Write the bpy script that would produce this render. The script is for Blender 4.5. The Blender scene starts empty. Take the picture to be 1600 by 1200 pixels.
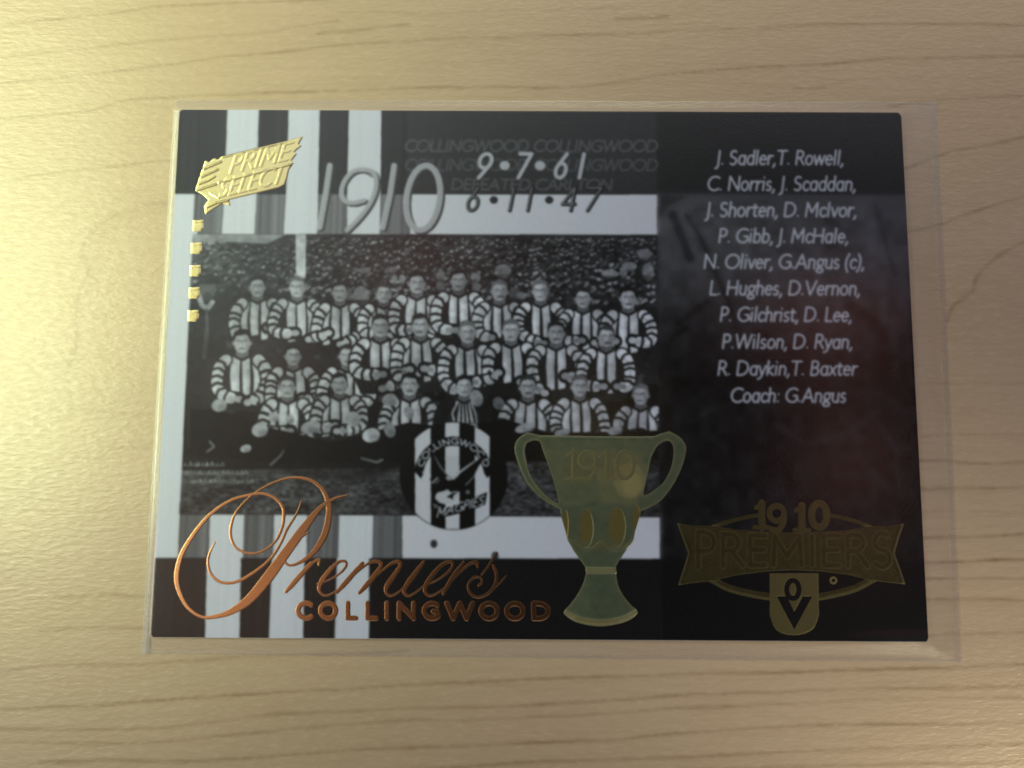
import bpy, math, random
import numpy as np

# ------------------------------------------------------------------ camera, world, lamp, exposure
MM = 0.001
scene = bpy.context.scene
col = scene.collection
rng = np.random.default_rng(7)

CAM = (-2.93, -12.9, 94.6)                     # millimetres, card centre is the origin
cam_data = bpy.data.cameras.new('camera')
cam = bpy.data.objects.new('camera', cam_data)
col.objects.link(cam)
cam.location = [c * MM for c in CAM]
cam.rotation_euler = (0.1130, 0.0026, 0.0054)
cam_data.sensor_width = 36.0
cam_data.lens = 1250.0 / 1600.0 * 36.0
cam_data.clip_start = 0.002
cam_data.clip_end = 20.0
scene.camera = cam

scene.view_settings.view_transform = 'Standard'
scene.view_settings.look = 'None'
scene.view_settings.exposure = 0.12
scene.view_settings.gamma = 1.0
scene.cycles.filter_width = 1.8
scene.cycles.use_denoising = True
scene.cycles.sample_clamp_direct = 4.0
scene.cycles.sample_clamp_indirect = 2.0
scene.cycles.max_bounces = 8
scene.cycles.transparent_max_bounces = 16


class NT:
    """small helper for writing node trees"""
    def __init__(self, tree):
        self.t = tree

    def n(self, kind, **kw):
        nd = self.t.nodes.new(kind)
        for k, v in kw.items():
            setattr(nd, k, v)
        return nd

    def link(self, a, b):
        self.t.links.new(a, b)

    def put(self, sock, v):
        if hasattr(v, 'is_output'):
            self.link(v, sock)
        else:
            sock.default_value = v

    def math(self, op, a, b=0.0, c=None, clamp=False):
        nd = self.n('ShaderNodeMath', operation=op)
        nd.use_clamp = clamp
        self.put(nd.inputs[0], a)
        self.put(nd.inputs[1], b)
        if c is not None:
            self.put(nd.inputs[2], c)
        return nd.outputs[0]

    def vmath(self, op, a, b):
        nd = self.n('ShaderNodeVectorMath', operation=op)
        self.put(nd.inputs[0], a)
        if op == 'SCALE':
            self.put(nd.inputs[3], b)
        else:
            self.put(nd.inputs[1], b)
        return nd.outputs[0]

    def mix(self, fac, a, b, blend='MIX'):
        nd = self.n('ShaderNodeMix', data_type='RGBA', blend_type=blend)
        self.put(nd.inputs[0], fac)
        self.put(nd.inputs[6], a)
        self.put(nd.inputs[7], b)
        return nd.outputs[2]

    def ramp(self, fac, lo, hi, a=0.0, b=1.0):
        nd = self.n('ShaderNodeMapRange', clamp=True, interpolation_type='SMOOTHSTEP')
        self.put(nd.inputs[0], fac)
        nd.inputs[1].default_value = lo
        nd.inputs[2].default_value = hi
        nd.inputs[3].default_value = a
        nd.inputs[4].default_value = b
        return nd.outputs[0]


# the dim room around the table, as radiance per direction (what the sleeve and the foil mirror)
world = bpy.data.worlds.new('World')
scene.world = world
world.use_nodes = True
wt = NT(world.node_tree)
world.node_tree.nodes.clear()
wout = wt.n('ShaderNodeOutputWorld')
wbg = wt.n('ShaderNodeBackground')
wtc = wt.n('ShaderNodeTexCoord')
wsep = wt.n('ShaderNodeSeparateXYZ')
wt.link(wtc.outputs['Generated'], wsep.inputs[0])
wz = wt.math('MAXIMUM', wsep.outputs[2], 0.06)
wu = wt.math('DIVIDE', wsep.outputs[0], wz)
wv = wt.math('DIVIDE', wsep.outputs[1], wz)


def blob(u0, v0, su, sv, colour):
    a = wt.math('DIVIDE', wt.math('SUBTRACT', wu, u0), su)
    b = wt.math('DIVIDE', wt.math('SUBTRACT', wv, v0), sv)
    e = wt.math('POWER', 2.71828, wt.math('MULTIPLY', wt.math('ADD', wt.math('MULTIPLY', a, a), wt.math('MULTIPLY', b, b)), -1.0))
    return wt.vmath('SCALE', colour, e)


ROOM = (0.128, 0.117, 0.178)
HAND = (0.012, 0.012, 0.015)
rr = wt.math('SQRT', wt.math('ADD', wt.math('MULTIPLY', wt.math('DIVIDE', wu, 0.75), wt.math('DIVIDE', wu, 0.75)),
                             wt.math('MULTIPLY', wt.math('DIVIDE', wt.math('ADD', wv, -0.02), 0.50), wt.math('DIVIDE', wt.math('ADD', wv, -0.02), 0.50))))
wcol = wt.mix(wt.ramp(rr, 0.75, 1.35), HAND + (1,), ROOM + (1,))
for bl in (
    (-0.30, 0.62, 0.34, 0.25, (0.75, 0.80, 0.76)),      # bright wall behind the phone, up and to the left
    (0.35, 0.62, 0.45, 0.20, (0.26, 0.28, 0.28)),
    (-0.36, 0.30, 0.20, 0.24, (0.50, 0.54, 0.53)),
    (-0.14, 0.27, 0.11, 0.06, (0.40, 0.13, 0.13)),      # reddish-brown patches put in for the film and foil to mirror
    (-0.32, 0.13, 0.11, 0.05, (0.34, 0.13, 0.11)),
    (0.40, 0.20, 0.10, 0.06, (0.56, 0.20, 0.17)),
    (0.42, 0.02, 0.08, 0.10, (0.40, 0.16, 0.13)),
    (-0.40, -0.15, 0.15, 0.17, (0.50, 0.27, 0.19)),
    (0.10, 0.06, 0.06, 0.06, (0.35, 0.25, 0.10)),
    (0.05, -0.78, 0.70, 0.22, (0.42, 0.37, 0.32)),
    (-0.66, -0.10, 0.11, 0.13, (7.0, 7.0, 6.3)),
    (0.60, 0.85, 0.60, 0.20, (0.95, 0.84, 0.60)),
):
    wcol = wt.vmath('ADD', wcol, blob(*bl))
wt.put(wbg.inputs[0], wcol)
wbg.inputs[1].default_value = 1.0
wt.link(wbg.outputs[0], wout.inputs[0])

# the window / lamp to the upper left
ld = bpy.data.lights.new('window_light', 'AREA')
ld.shape = 'RECTANGLE'
ld.size = 0.050
ld.size_y = 0.130
ld.energy = 0.0318
ld.spread = math.radians(56)
ld.color = (0.88, 1.0, 0.54)
lamp = bpy.data.objects.new('window_light', ld)
col.objects.link(lamp)
LP = np.array([-126.0, 40.0, 86.0])
lamp.location = LP * MM
from mathutils import Vector, Matrix
zax = Vector(LP - np.array([-58.0, 27.0, 0.0])).normalized()
yax = (Vector((0, 1, 0)) - zax * zax.y).normalized()
xax = yax.cross(zax)
lamp.rotation_euler = Matrix((xax, yax, zax)).transposed().to_euler()


def add_pool_light(loc, aim, sx, sy, spread, watts, colour):  # added lamps: pools of light where the phone's shade would end
    d = bpy.data.lights.new('added_pool_light', 'AREA')
    d.shape = 'RECTANGLE'
    d.size, d.size_y, d.energy, d.color = sx, sy, watts, colour
    d.spread = math.radians(spread)
    o = bpy.data.objects.new('added_pool_light', d)
    col.objects.link(o)
    o.location = np.array(loc) * MM
    z_ = Vector(np.array(loc) - np.array(aim)).normalized()
    o.rotation_euler = z_.to_track_quat('Z', 'Y').to_euler()


add_pool_light((170.0, -150.0, 110.0), (66.0, -66.0, 0.0), 0.05, 0.03, 26, 0.0105, (1.0, 0.92, 0.62))
add_pool_light((30.0, 190.0, 90.0), (22.0, 66.0, 0.0), 0.16, 0.02, 24, 0.0075, (1.0, 0.94, 0.66))

# ------------------------------------------------------------------ helpers: flat measuring frame
CW, CH = 88.9, 63.3                           # the card in mm
TH = 0.36                                     # its thickness


def homography(src, dst):
    A = []
    for (x, y), (u, v) in zip(src, dst):
        A.append([x, y, 1, 0, 0, 0, -u * x, -u * y, -u])
        A.append([0, 0, 0, x, y, 1, -v * x, -v * y, -v])
    return np.linalg.svd(np.array(A, float))[2][-1].reshape(3, 3)


HM = homography([(285, 175), (1405.5, 178), (1445.5, 1000), (237, 995)], [(0, 0), (CW, 0), (CW, CH), (0, CH)])


def T(pts):
    """measured point -> millimetres on the card (x right, y down from the top left corner)"""
    p = np.atleast_2d(np.asarray(pts, float))
    q = np.c_[p, np.ones(len(p))] @ HM.T
    return q[:, :2] / q[:, 2:3]


PX = 13.15                                    # measured units per mm


def gauss(a, s):
    if s <= 0:
        return a
    r = int(math.ceil(3 * s))
    k = np.exp(-0.5 * (np.arange(-r, r + 1) / s) ** 2)
    k = (k / k.sum()).astype(np.float32)
    for ax in (0, 1):
        pad = [(0, 0), (0, 0)]
        pad[ax] = (r, r)
        b = np.pad(a, pad, mode='edge')
        out = np.zeros_like(a)
        n = a.shape[ax]
        for i, w in enumerate(k):
            out += w * (b[i:i + n] if ax == 0 else b[:, i:i + n])
        a = out
    return a


def noise2(h, w, ch, cw, seed):
    """smooth value noise with cells of ch x cw samples"""
    r = np.random.default_rng(seed)
    g = r.random((int(h / ch) + 3, int(w / cw) + 3)).astype(np.float32)
    yy = np.arange(h) / ch
    xx = np.arange(w) / cw
    y0 = yy.astype(int)
    x0 = xx.astype(int)
    fy = (yy - y0)[:, None]
    fx = (xx - x0)[None, :]
    fy = fy * fy * (3 - 2 * fy)
    fx = fx * fx * (3 - 2 * fx)
    a = g[y0][:, x0]
    b = g[y0][:, x0 + 1]
    c = g[y0 + 1][:, x0]
    d = g[y0 + 1][:, x0 + 1]
    return ((a * (1 - fx) + b * fx) * (1 - fy) + (c * (1 - fx) + d * fx) * fy).astype(np.float32)


class Canvas:
    """a sheet of samples in millimetres; shapes are filled into it and it becomes mesh afterwards"""
    def __init__(self, x0, y0, x1, y1, S, fill=0.0):
        self.x0, self.y0, self.S = x0, y0, S
        self.w = int(round((x1 - x0) * S))
        self.h = int(round((y1 - y0) * S))
        self.a = np.full((self.h, self.w), fill, np.float32)
        self.id = np.zeros((self.h, self.w), np.int16)

    def box(self, p, pad=0.0):
        lo = np.floor((p.min(0) - pad - [self.x0, self.y0]) * self.S).astype(int) - 1
        hi = np.ceil((p.max(0) + pad - [self.x0, self.y0]) * self.S).astype(int) + 2
        i0, j0 = max(lo[0], 0), max(lo[1], 0)
        i1, j1 = min(hi[0], self.w), min(hi[1], self.h)
        if i1 <= i0 or j1 <= j0:
            return None
        xs = self.x0 + (np.arange(i0, i1) + 0.5) / self.S
        ys = self.y0 + (np.arange(j0, j1) + 0.5) / self.S
        return slice(j0, j1), slice(i0, i1), xs[None, :], ys[:, None]

    def put(self, sl, m, tone, ident, alpha):
        if tone is not None:
            v = self.a[sl]
            if callable(tone):
                raise ValueError
            if alpha >= 1:
                v[m] = tone
            else:
                v[m] = v[m] * (1 - alpha) + tone * alpha
        if ident is not None:
            self.id[sl][m] = ident

    def poly(self, p, tone=None, ident=None, alpha=1.0):
        p = np.asarray(p, float)
        b = self.box(p)
        if b is None:
            return
        sy, sx, X, Y = b
        m = np.zeros((Y.shape[0], X.shape[1]), bool)
        for (ax, ay), (bx, by) in zip(p, np.roll(p, -1, 0)):
            if ay == by:
                continue
            c = (Y > min(ay, by)) & (Y <= max(ay, by))
            xi = ax + (Y - ay) * (bx - ax) / (by - ay)
            m ^= c & (X < xi)
        self.put((sy, sx), m, tone, ident, alpha)

    def stroke(self, p, wid, tone=None, ident=None, alpha=1.0):
        p = np.asarray(p, float)
        wid = np.full(len(p), wid, float) if np.isscalar(wid) else np.asarray(wid, float)
        b = self.box(p, wid.max())
        if b is None:
            return
        sy, sx, X, Y = b
        i0, j0 = sx.start, sy.start
        m = np.zeros((Y.shape[0], X.shape[1]), bool)
        if len(p) == 1:
            m |= (X - p[0, 0]) ** 2 + (Y - p[0, 1]) ** 2 < (wid[0] / 2) ** 2
        for k in range(len(p) - 1):
            seg = p[k:k + 2]
            bb = self.box(seg, max(wid[k], wid[k + 1]) / 2)
            if bb is None:
                continue
            ty, tx, x, y = bb
            d = seg[1] - seg[0]
            L = max((d ** 2).sum(), 1e-12)
            t = np.clip(((x - seg[0, 0]) * d[0] + (y - seg[0, 1]) * d[1]) / L, 0, 1)
            r = (wid[k] * (1 - t) + wid[k + 1] * t) / 2
            q = (x - seg[0, 0] - t * d[0]) ** 2 + (y - seg[0, 1] - t * d[1]) ** 2 < r * r
            m[ty.start - j0:ty.stop - j0, tx.start - i0:tx.stop - i0] |= q
        self.put((sy, sx), m, tone, ident, alpha)


def ell(cx, cy, rx, ry, a0=0, a1=360, n=24, rot=0.0):
    t = np.radians(np.linspace(a0, a1, n))
    x, y = rx * np.cos(t), ry * np.sin(t)
    c, s = math.cos(rot), math.sin(rot)
    return np.c_[cx + x * c - y * s, cy + x * s + y * c]


def spline(p, n=8):
    """Catmull-Rom through rows of any width"""
    p = np.asarray(p, float)
    q = np.vstack([2 * p[0] - p[1], p, 2 * p[-1] - p[-2]])
    out = []
    for i in range(1, len(q) - 2):
        for t in np.linspace(0, 1, n, endpoint=False):
            a, b, c, d = q[i - 1:i + 3]
            out.append(0.5 * ((2 * b) + (c - a) * t + (2 * a - 5 * b + 4 * c - d) * t * t + (3 * b - a - 3 * c + d) * t ** 3))
    out.append(p[-1])
    return np.array(out)


# ------------------------------------------------------------------ a humanist sans drawn as pen strokes (cap height 1)
def A_(cx, cy, rx, ry, a0, a1, n=14):
    return [tuple(v) for v in ell(cx, cy, rx, ry, a0, a1, n)]


X = 0.66
G = {
    'A': (0.78, [[(0.02, 0), (0.38, 1), (0.74, 0)], [(0.15, 0.34), (0.61, 0.34)]]),
    'B': (0.62, [[(0.08, 0), (0.08, 1), (0.3, 1)] + A_(0.3, 0.77, 0.2, 0.23, 90, -90) + [(0.08, 0.54)], [(0.3, 0.54)] + A_(0.3, 0.27, 0.25, 0.27, 90, -90) + [(0.08, 0)]]),
    'C': (0.80, [A_(0.50, 0.5, 0.45, 0.5, 50, 310, 22)]),
    'D': (0.84, [[(0.08, 0), (0.08, 1), (0.3, 1)] + A_(0.3, 0.5, 0.47, 0.5, 90, -90, 18) + [(0.08, 0)]]),
    'E': (0.56, [[(0.5, 1), (0.08, 1), (0.08, 0), (0.5, 0)], [(0.08, 0.52), (0.46, 0.52)]]),
    'F': (0.54, [[(0.5, 1), (0.08, 1), (0.08, 0)], [(0.08, 0.52), (0.46, 0.52)]]),
    'G': (0.86, [A_(0.50, 0.5, 0.45, 0.5, 50, 325, 22) + [(0.80, 0.12), (0.80, 0.46), (0.56, 0.46)]]),
    'H': (0.80, [[(0.08, 0), (0.08, 1)], [(0.70, 0), (0.70, 1)], [(0.08, 0.52), (0.70, 0.52)]]),
    'I': (0.24, [[(0.1, 0), (0.1, 1)]]),
    'J': (0.24, [[(0.12, 1), (0.12, -0.06), (0.08, -0.2), (-0.06, -0.3)]]),
    'L': (0.52, [[(0.08, 1), (0.08, 0), (0.5, 0)]]),
    'M': (0.92, [[(0.06, 0), (0.1, 1), (0.44, 0.3), (0.78, 1), (0.82, 0)]]),
    'N': (0.84, [[(0.08, 0), (0.08, 1), (0.74, 0), (0.74, 1)]]),
    'O': (0.98, [A_(0.49, 0.5, 0.45, 0.5, 0, 360, 28)]),
    'P': (0.58, [[(0.08, 0), (0.08, 1), (0.28, 1)] + A_(0.28, 0.73, 0.24, 0.27, 90, -90) + [(0.08, 0.46)]]),
    'R': (0.64, [[(0.08, 0), (0.08, 1), (0.28, 1)] + A_(0.28, 0.74, 0.23, 0.26, 90, -90) + [(0.08, 0.48)], [(0.3, 0.48), (0.62, 0)]]),
    'S': (0.56, [A_(0.27, 0.75, 0.2, 0.25, 40, 240, 12) + A_(0.27, 0.25, 0.22, 0.25, 70, -140, 14)]),
    'T': (0.66, [[(0.0, 1), (0.64, 1)], [(0.32, 1), (0.32, 0)]]),
    'V': (0.74, [[(0.02, 1), (0.36, 0), (0.70, 1)]]),
    'W': (1.12, [[(0.02, 1), (0.28, 0), (0.55, 1), (0.82, 0), (1.08, 1)]]),
    'Y': (0.68, [[(0.02, 1), (0.33, 0.46), (0.64, 1)], [(0.33, 0.46), (0.33, 0)]]),
    'a': (0.56, [A_(0.28, X / 2, 0.22, X / 2, 20, 340, 18), [(0.48, X), (0.48, 0)]]),
    'b': (0.56, [[(0.08, 1.04), (0.08, 0)], A_(0.28, X / 2, 0.22, X / 2, -160, 160, 18)]),
    'c': (0.46, [A_(0.28, X / 2, 0.22, X / 2, 45, 315, 16)]),
    'd': (0.56, [A_(0.28, X / 2, 0.22, X / 2, 20, 340, 18), [(0.48, 1.04), (0.48, 0)]]),
    'e': (0.52, [[(0.07, 0.36), (0.47, 0.36)] + A_(0.27, X / 2, 0.21, X / 2, 5, 315, 18)]),
    'g': (0.54, [A_(0.27, 0.42, 0.2, 0.24, 0, 360, 18), [(0.42, 0.6), (0.54, 0.64)], [(0.2, 0.2), (0.12, 0.1), (0.2, 0.03), (0.42, 0.0)] + A_(0.27, -0.14, 0.22, 0.15, 60, -240, 16)]),
    'h': (0.54, [[(0.08, 1.04), (0.08, 0)], [(0.08, 0.4)] + A_(0.27, 0.42, 0.19, 0.24, 170, 0, 12) + [(0.46, 0)]]),
    'i': (0.22, [[(0.1, X), (0.1, 0)], [(0.1, 0.92), (0.1, 0.94)]]),
    'k': (0.50, [[(0.08, 1.04), (0.08, 0)], [(0.44, X), (0.1, 0.34), (0.48, 0)]]),
    'l': (0.22, [[(0.1, 1.04), (0.1, 0)]]),
    'n': (0.54, [[(0.08, X), (0.08, 0)], [(0.08, 0.4)] + A_(0.27, 0.42, 0.19, 0.24, 170, 0, 12) + [(0.46, 0)]]),
    'o': (0.56, [A_(0.28, X / 2, 0.23, X / 2, 0, 360, 22)]),
    'r': (0.38, [[(0.08, X), (0.08, 0)], [(0.08, 0.36), (0.14, 0.56), (0.26, 0.65), (0.38, 0.63)]]),
    's': (0.42, [A_(0.21, 0.49, 0.14, 0.17, 40, 240, 10) + A_(0.20, 0.16, 0.16, 0.16, 70, -140, 12)]),
    't': (0.36, [[(0.14, 0.86), (0.14, 0.14), (0.2, 0.01), (0.34, 0.04)], [(0.0, X), (0.34, X)]]),
    'u': (0.54, [[(0.08, X), (0.08, 0.24)] + A_(0.27, 0.24, 0.19, 0.24, 180, 340, 12), [(0.46, X), (0.46, 0)]]),
    'v': (0.48, [[(0.02, X), (0.24, 0), (0.46, X)]]),
    'w': (0.76, [[(0.02, X), (0.2, 0), (0.38, X), (0.56, 0), (0.74, X)]]),
    'x': (0.48, [[(0.04, X), (0.44, 0)], [(0.44, X), (0.04, 0)]]),
    'y': (0.48, [[(0.02, X), (0.25, 0.02)], [(0.46, X), (0.22, -0.12), (0.1, -0.26), (0.0, -0.28)]]),
    ',': (0.22, [[(0.12, 0.06), (0.1, -0.08), (0.03, -0.18)]]),
    '.': (0.22, [[(0.1, 0.05), (0.1, 0.06)]]),
    ':': (0.24, [[(0.1, 0.05), (0.1, 0.06)], [(0.1, 0.58), (0.1, 0.59)]]),
    '(': (0.28, [[(0.24, 1.05), (0.1, 0.75), (0.06, 0.4), (0.1, 0.05), (0.24, -0.25)]]),
    ')': (0.28, [[(0.04, 1.05), (0.18, 0.75), (0.22, 0.4), (0.18, 0.05), (0.04, -0.25)]]),
    ' ': (0.26, []),
    '"': (0.3, [[(0.1, 1), (0.1, 0.75)], [(0.22, 1), (0.22, 0.75)]]),
    '0': (0.62, [A_(0.30, 0.5, 0.25, 0.5, 0, 360, 26)]),
    '1': (0.40, [[(0.2, 1), (0.2, 0)]]),
    '4': (0.64, [[(0.48, 0), (0.48, 1), (0.04, 0.28), (0.6, 0.28)]]),
    '6': (0.62, [[(0.46, 1), (0.14, 0.52)] + A_(0.31, 0.30, 0.25, 0.30, 135, 495, 24)]),
    '7': (0.58, [[(0.04, 1), (0.54, 1), (0.16, 0)]]),
    '9': (0.62, [[(0.14, 0), (0.46, 0.48)] + A_(0.29, 0.70, 0.25, 0.30, -45, 315, 24)]),
}


def text_strokes(s, track=0.0):
    x, out = 0.0, []
    for ch in s:
        adv, st = G[ch]
        for q in st:
            out.append(np.array(q, float) + [x, 0])
        x += adv + track
    return out, x - track


def write(cv, s, x0, x1, base, cap, wid, tone, ident=None, slant=0.0, track=0.0, tilt=0.0, alpha=1.0, dx=0, dy=0):
    """text from x0 to x1 (measured units), baseline and cap height in the same units"""
    st, W = text_strokes(s, track)
    k = (x1 - x0 - slant * cap) / W
    for q in st:
        px = x0 + q[:, 0] * k + q[:, 1] * cap * slant
        py = base - q[:, 1] * cap + (px - x0) * tilt
        cv.stroke(T(np.c_[px + dx, py + dy]), wid / PX, tone, ident, alpha)


# ------------------------------------------------------------------ the printed face of the card, as tones (0..255, display scale)
S = 24
C = Canvas(0, 0, CW, CH, S, 40.0)
BORDER, PANEL, PHOTO, BADGE, YEAR, SCORE_A, SCORE_B, FAINT = 1, 2, 3, 4, 5, 6, 7, 8
NAMES, POST, MAN, BIRD, BADGE_TEXT, PLAYERS = 10, 30, 31, 32, 33, 40
WHITE, BLACK, GREY = 226, 30, 116
C.id[:] = BORDER


def P(pts, tone, ident=None, alpha=1.0):
    C.poly(T(pts), tone, ident, alpha)


def L(pts, w, tone, ident=None, alpha=1.0):
    C.stroke(T(pts), np.asarray(w) / PX if not np.isscalar(w) else w / PX, tone, ident, alpha)


def quad(x0, x1, X0, X1, y0, y1, tone, ident=None):
    P([(x0, y0), (x1, y0), (X1, y1), (X0, y1)], tone, ident)


# the striped border in four bands, then flat fields
quad(270, 660, 262, 655, 165, 306, 44)
for a, b, c, d in ((360, 409, 354, 404), (455, 503.5, 450, 500), (548.5, 599, 545, 597)):
    quad(a, b, c, d, 160, 306, WHITE)
quad(640, 1025, 638, 1026, 165, 306, 54)
quad(250, 700, 240, 700, 306, 368, GREY)
for a, b, c, d in ((255, 308, 250, 305), (354, 404, 350, 401), (450, 500, 446, 498), (545, 597, 545, 595), (641, 1026, 643, 1026)):
    quad(a, b, c, d, 306, 368, WHITE)
quad(240, 312, 215, 282, 360, 806, WHITE)
quad(280, 640, 278, 640, 804, 871, GREY - 10)
for a, b, c, d in ((225, 283, 225, 280), (330, 383, 328, 381), (430, 481, 428, 480), (531, 584, 529, 582), (629, 1029, 629, 1029)):
    quad(a, b, c, d, 803, 871, WHITE)
quad(225, 1030, 220, 1030, 871, 1010, 34)
for a, b, c, d in ((325, 378, 321, 375), (426, 477, 420, 474), (527, 579, 523, 576)):
    quad(a, b, c, d, 871, 1010, WHITE)
quad(580, 1030, 577, 1030, 872, 1010, 27)
# fine vertical streaks in the stripes
st = noise2(1, C.w, 1, 9, 3)[0] * 0.6 + noise2(1, C.w, 1, 22, 4)[0] * 0.4
C.a *= (1 + (st[None, :] - 0.5) * np.where(C.a > 150, 0.05, 0.55)).astype(np.float32)
quad(640, 1025.5, 638, 1026, 165, 306, 54)
quad(577, 1030, 577, 1030, 872, 1010, 27)
quad(641, 1026, 643, 1026, 306, 368, WHITE)
quad(629, 1029, 629, 1029, 804, 871, WHITE)

# ---- dark panel with its faint figure
quad(1025, 1460, 1031, 1480, 160, 1015, 38, PANEL)
pan = C.id == PANEL
yy = (np.arange(C.h) + 0.5)[:, None] / S
y305, y871 = T([(1200, 305)])[0, 1], T([(1200, 871)])[0, 1]
ghost = np.where(yy < y305, 37, np.where(yy < y871, 84 - 54 * np.clip((yy - y305 - 8) / 13, 0, 1), 20))
C.a[pan] = np.broadcast_to(ghost, C.a.shape)[pan]
for pts, w, tn, al in (
    ([(1028, 345), (1045, 322), (1075, 309), (1030, 306)], 0, 40, 0.8),
    ([(1368, 306), (1440, 306), (1445, 440), (1392, 440)], 0, 72, 0.6),
    ([(1120, 309), (1330, 309), (1350, 420), (1180, 400)], 0, 64, 0.35),
):
    P(pts, tn, None, al)
for pts, w, tn, al in (
    ([(1050, 336), (1060, 360), (1070, 385), (1078, 405)], 12, 34, 0.4),
    ([(1072, 338), (1095, 375), (1118, 430), (1140, 480), (1160, 560)], 6, 32, 0.35),
    ([(1085, 330), (1200, 316)], 3, 46, 0.6),
    ([(1290, 345), (1305, 352)], 12, 40, 0.6), ([(1292, 385), (1306, 378)], 9, 42, 0.6),
    ([(1365, 320), (1378, 370), (1395, 430)], 7, 40, 0.3),
    ([(1060, 505), (1082, 488), (1102, 472)], 10, 34, 0.5), ([(1048, 530), (1072, 512)], 8, 30, 0.6),
    ([(1075, 660), (1110, 640), (1160, 625), (1210, 640)], 5, 40, 0.5),
    ([(1090, 690), (1120, 700), (1130, 740)], 9, 34, 0.5), ([(1150, 700), (1220, 735), (1270, 790)], 6, 34, 0.5),
    ([(1210, 660), (1260, 690), (1330, 668), (1370, 640)], 9, 40, 0.5), ([(1330, 670), (1345, 720), (1385, 760)], 13, 38, 0.5),
    ([(1280, 700), (1300, 760), (1290, 800)], 11, 34, 0.5), ([(1350, 640), (1390, 690), (1400, 760)], 8, 36, 0.5),
    ([(1050, 600), (1090, 590), (1110, 610)], 22, 30, 0.4), ([(1180, 520), (1240, 560), (1250, 600)], 16, 30, 0.35),
    ([(1330, 480), (1370, 520), (1380, 600)], 18, 32, 0.35),
):
    L(spline(pts, 6), w, tn - 10 if tn < 36 else tn + 8, None, min(al + 0.35, 0.95))
soft = gauss(C.a, 8)
C.a[pan] = (0.75 * soft + 0.25 * C.a)[pan]
C.a[pan] += ((noise2(C.h, C.w, 26, 26, 11) - 0.5) * 20 * np.clip((yy - y305) / 3, 0, 1) * (yy < y871))[pan]
P([(1026, 306), (1026, 300), (1031, 1015), (1031, 1015)], 22)

# ---- the old team photograph
bg_tone, bg_id = C.a.copy(), C.id.copy()
PH = [(305, 368.5), (1025.5, 368.5), (1029, 807), (283, 803)]
P(PH, 52, PHOTO)
ph = C.id == PHOTO
wx = np.clip((np.arange(C.w)[None, :] / S - 2) / 20, 0, 1)
crowd = (noise2(C.h, C.w, 30, 40, 21) - 0.5) * 34 + (noise2(C.h, C.w, 11, 11, 22) - 0.5) * 22 + 50 + 34 * (1 - wx) ** 1.5
C.a[ph] = np.broadcast_to(crowd, C.a.shape)[ph]
P([(305, 368), (452, 368), (420, 383), (360, 380), (306, 392)], 190, None, 0.75)
r = np.random.default_rng(5)
for i in range(2600):                        # the crowd on the bank: hats, faces, collars
    x, y = r.uniform(308, 1022), 374 + 105 * r.random() ** 1.25
    if (x < 450 and y < 384):
        continue
    s = 0.62 + (y - 374) / 105 * 0.5
    lf = 1.0 if x > 490 else 0.62
    f = r.uniform(90, 205) * (0.75 + 0.25 * lf)
    a = r.uniform(-0.7, 0.2)
    k = r.random()
    if k < 0.62:
        P(ell(x, y, 3.0 * s, 3.9 * s, rot=a), f, None, 0.8)
        P(ell(x - 0.5, y - 3.8 * s, 4.6 * s, 2.3 * s, rot=a), r.uniform(24, 58), None, 0.9)
        P(ell(x + 1, y + 7.5 * s, 6.2 * s, 4 * s), r.uniform(24, 60), None, 0.55)
    elif k < 0.82:
        L([(x - 3.2 * s, y + 2.4 * s), (x + 3.2 * s, y - 2.2 * s)], 2.6 * s, f * 1.08, None, 0.85)
    else:
        P(ell(x, y, 6 * s, 5 * s, rot=a), r.uniform(22, 44), None, 0.8)
for x, y, rx, ry, tn in ((952, 428, 13, 6, 160), (983, 417, 12, 7, 165), (1007, 398, 11, 8, 165), (1012, 424, 9, 12, 140), (974, 426, 6, 9, 150),
                         (787, 424, 13, 10, 150), (744, 434, 8, 6, 165), (745, 450, 6, 9, 120), (690, 432, 8, 8, 140), (690, 449, 7, 8, 120),
                         (566, 466, 13, 18, 150), (545, 462, 8, 12, 120), (572, 425, 9, 6, 135), (612, 424, 10, 6, 110), (618, 438, 5, 8, 150), (630, 438, 5, 8, 150), (804, 460, 8, 10, 90), (815, 463, 7, 6, 140)):
    P(ell(x, y, rx, ry), tn, None, 0.8)
    P(ell(x, y + ry * 0.9, rx * 0.8, ry * 0.35), tn * 0.5, None, 0.7)
quad(465, 481, 465, 480, 366, 436, 205, POST)
# people massed behind the rows, and everything dark under them
P([(300, 470), (360, 452), (470, 470), (600, 470), (760, 470), (1027, 480), (1028, 712), (286, 712)], 36, None, 0.80)
P([(289, 600), (1028, 600), (1029, 725), (286, 735)], 20, None, 0.85)
r = np.random.default_rng(77)
for i in range(170):                          # knees, hands and folds lost in the dark between the rows
    x, y = r.uniform(340, 1024), r.uniform(500, 665)
    P(ell(x, y, r.uniform(3, 9), r.uniform(2.5, 6), rot=r.uniform(-1.2, 1.2)), r.uniform(40, 120), None, r.uniform(0.3, 0.8))
# the suited man at the left
P([(310, 490), (322, 472), (345, 470), (352, 490), (358, 560), (352, 700), (293, 700), (296, 560)], 40, MAN)
P(ell(327, 453, 14, 18), 88, MAN)
P([(313, 446), (316, 434), (330, 429), (345, 434), (350, 446)], 34, MAN)
P(ell(326, 466, 9, 8), 60, MAN)
L([(314, 464), (318, 478), (327, 484), (335, 474)], 8, 190, MAN)
L([(326, 486), (327, 520)], 5, 90, MAN)
L([(322, 560), (326, 520)], 7, 70, MAN)
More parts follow.
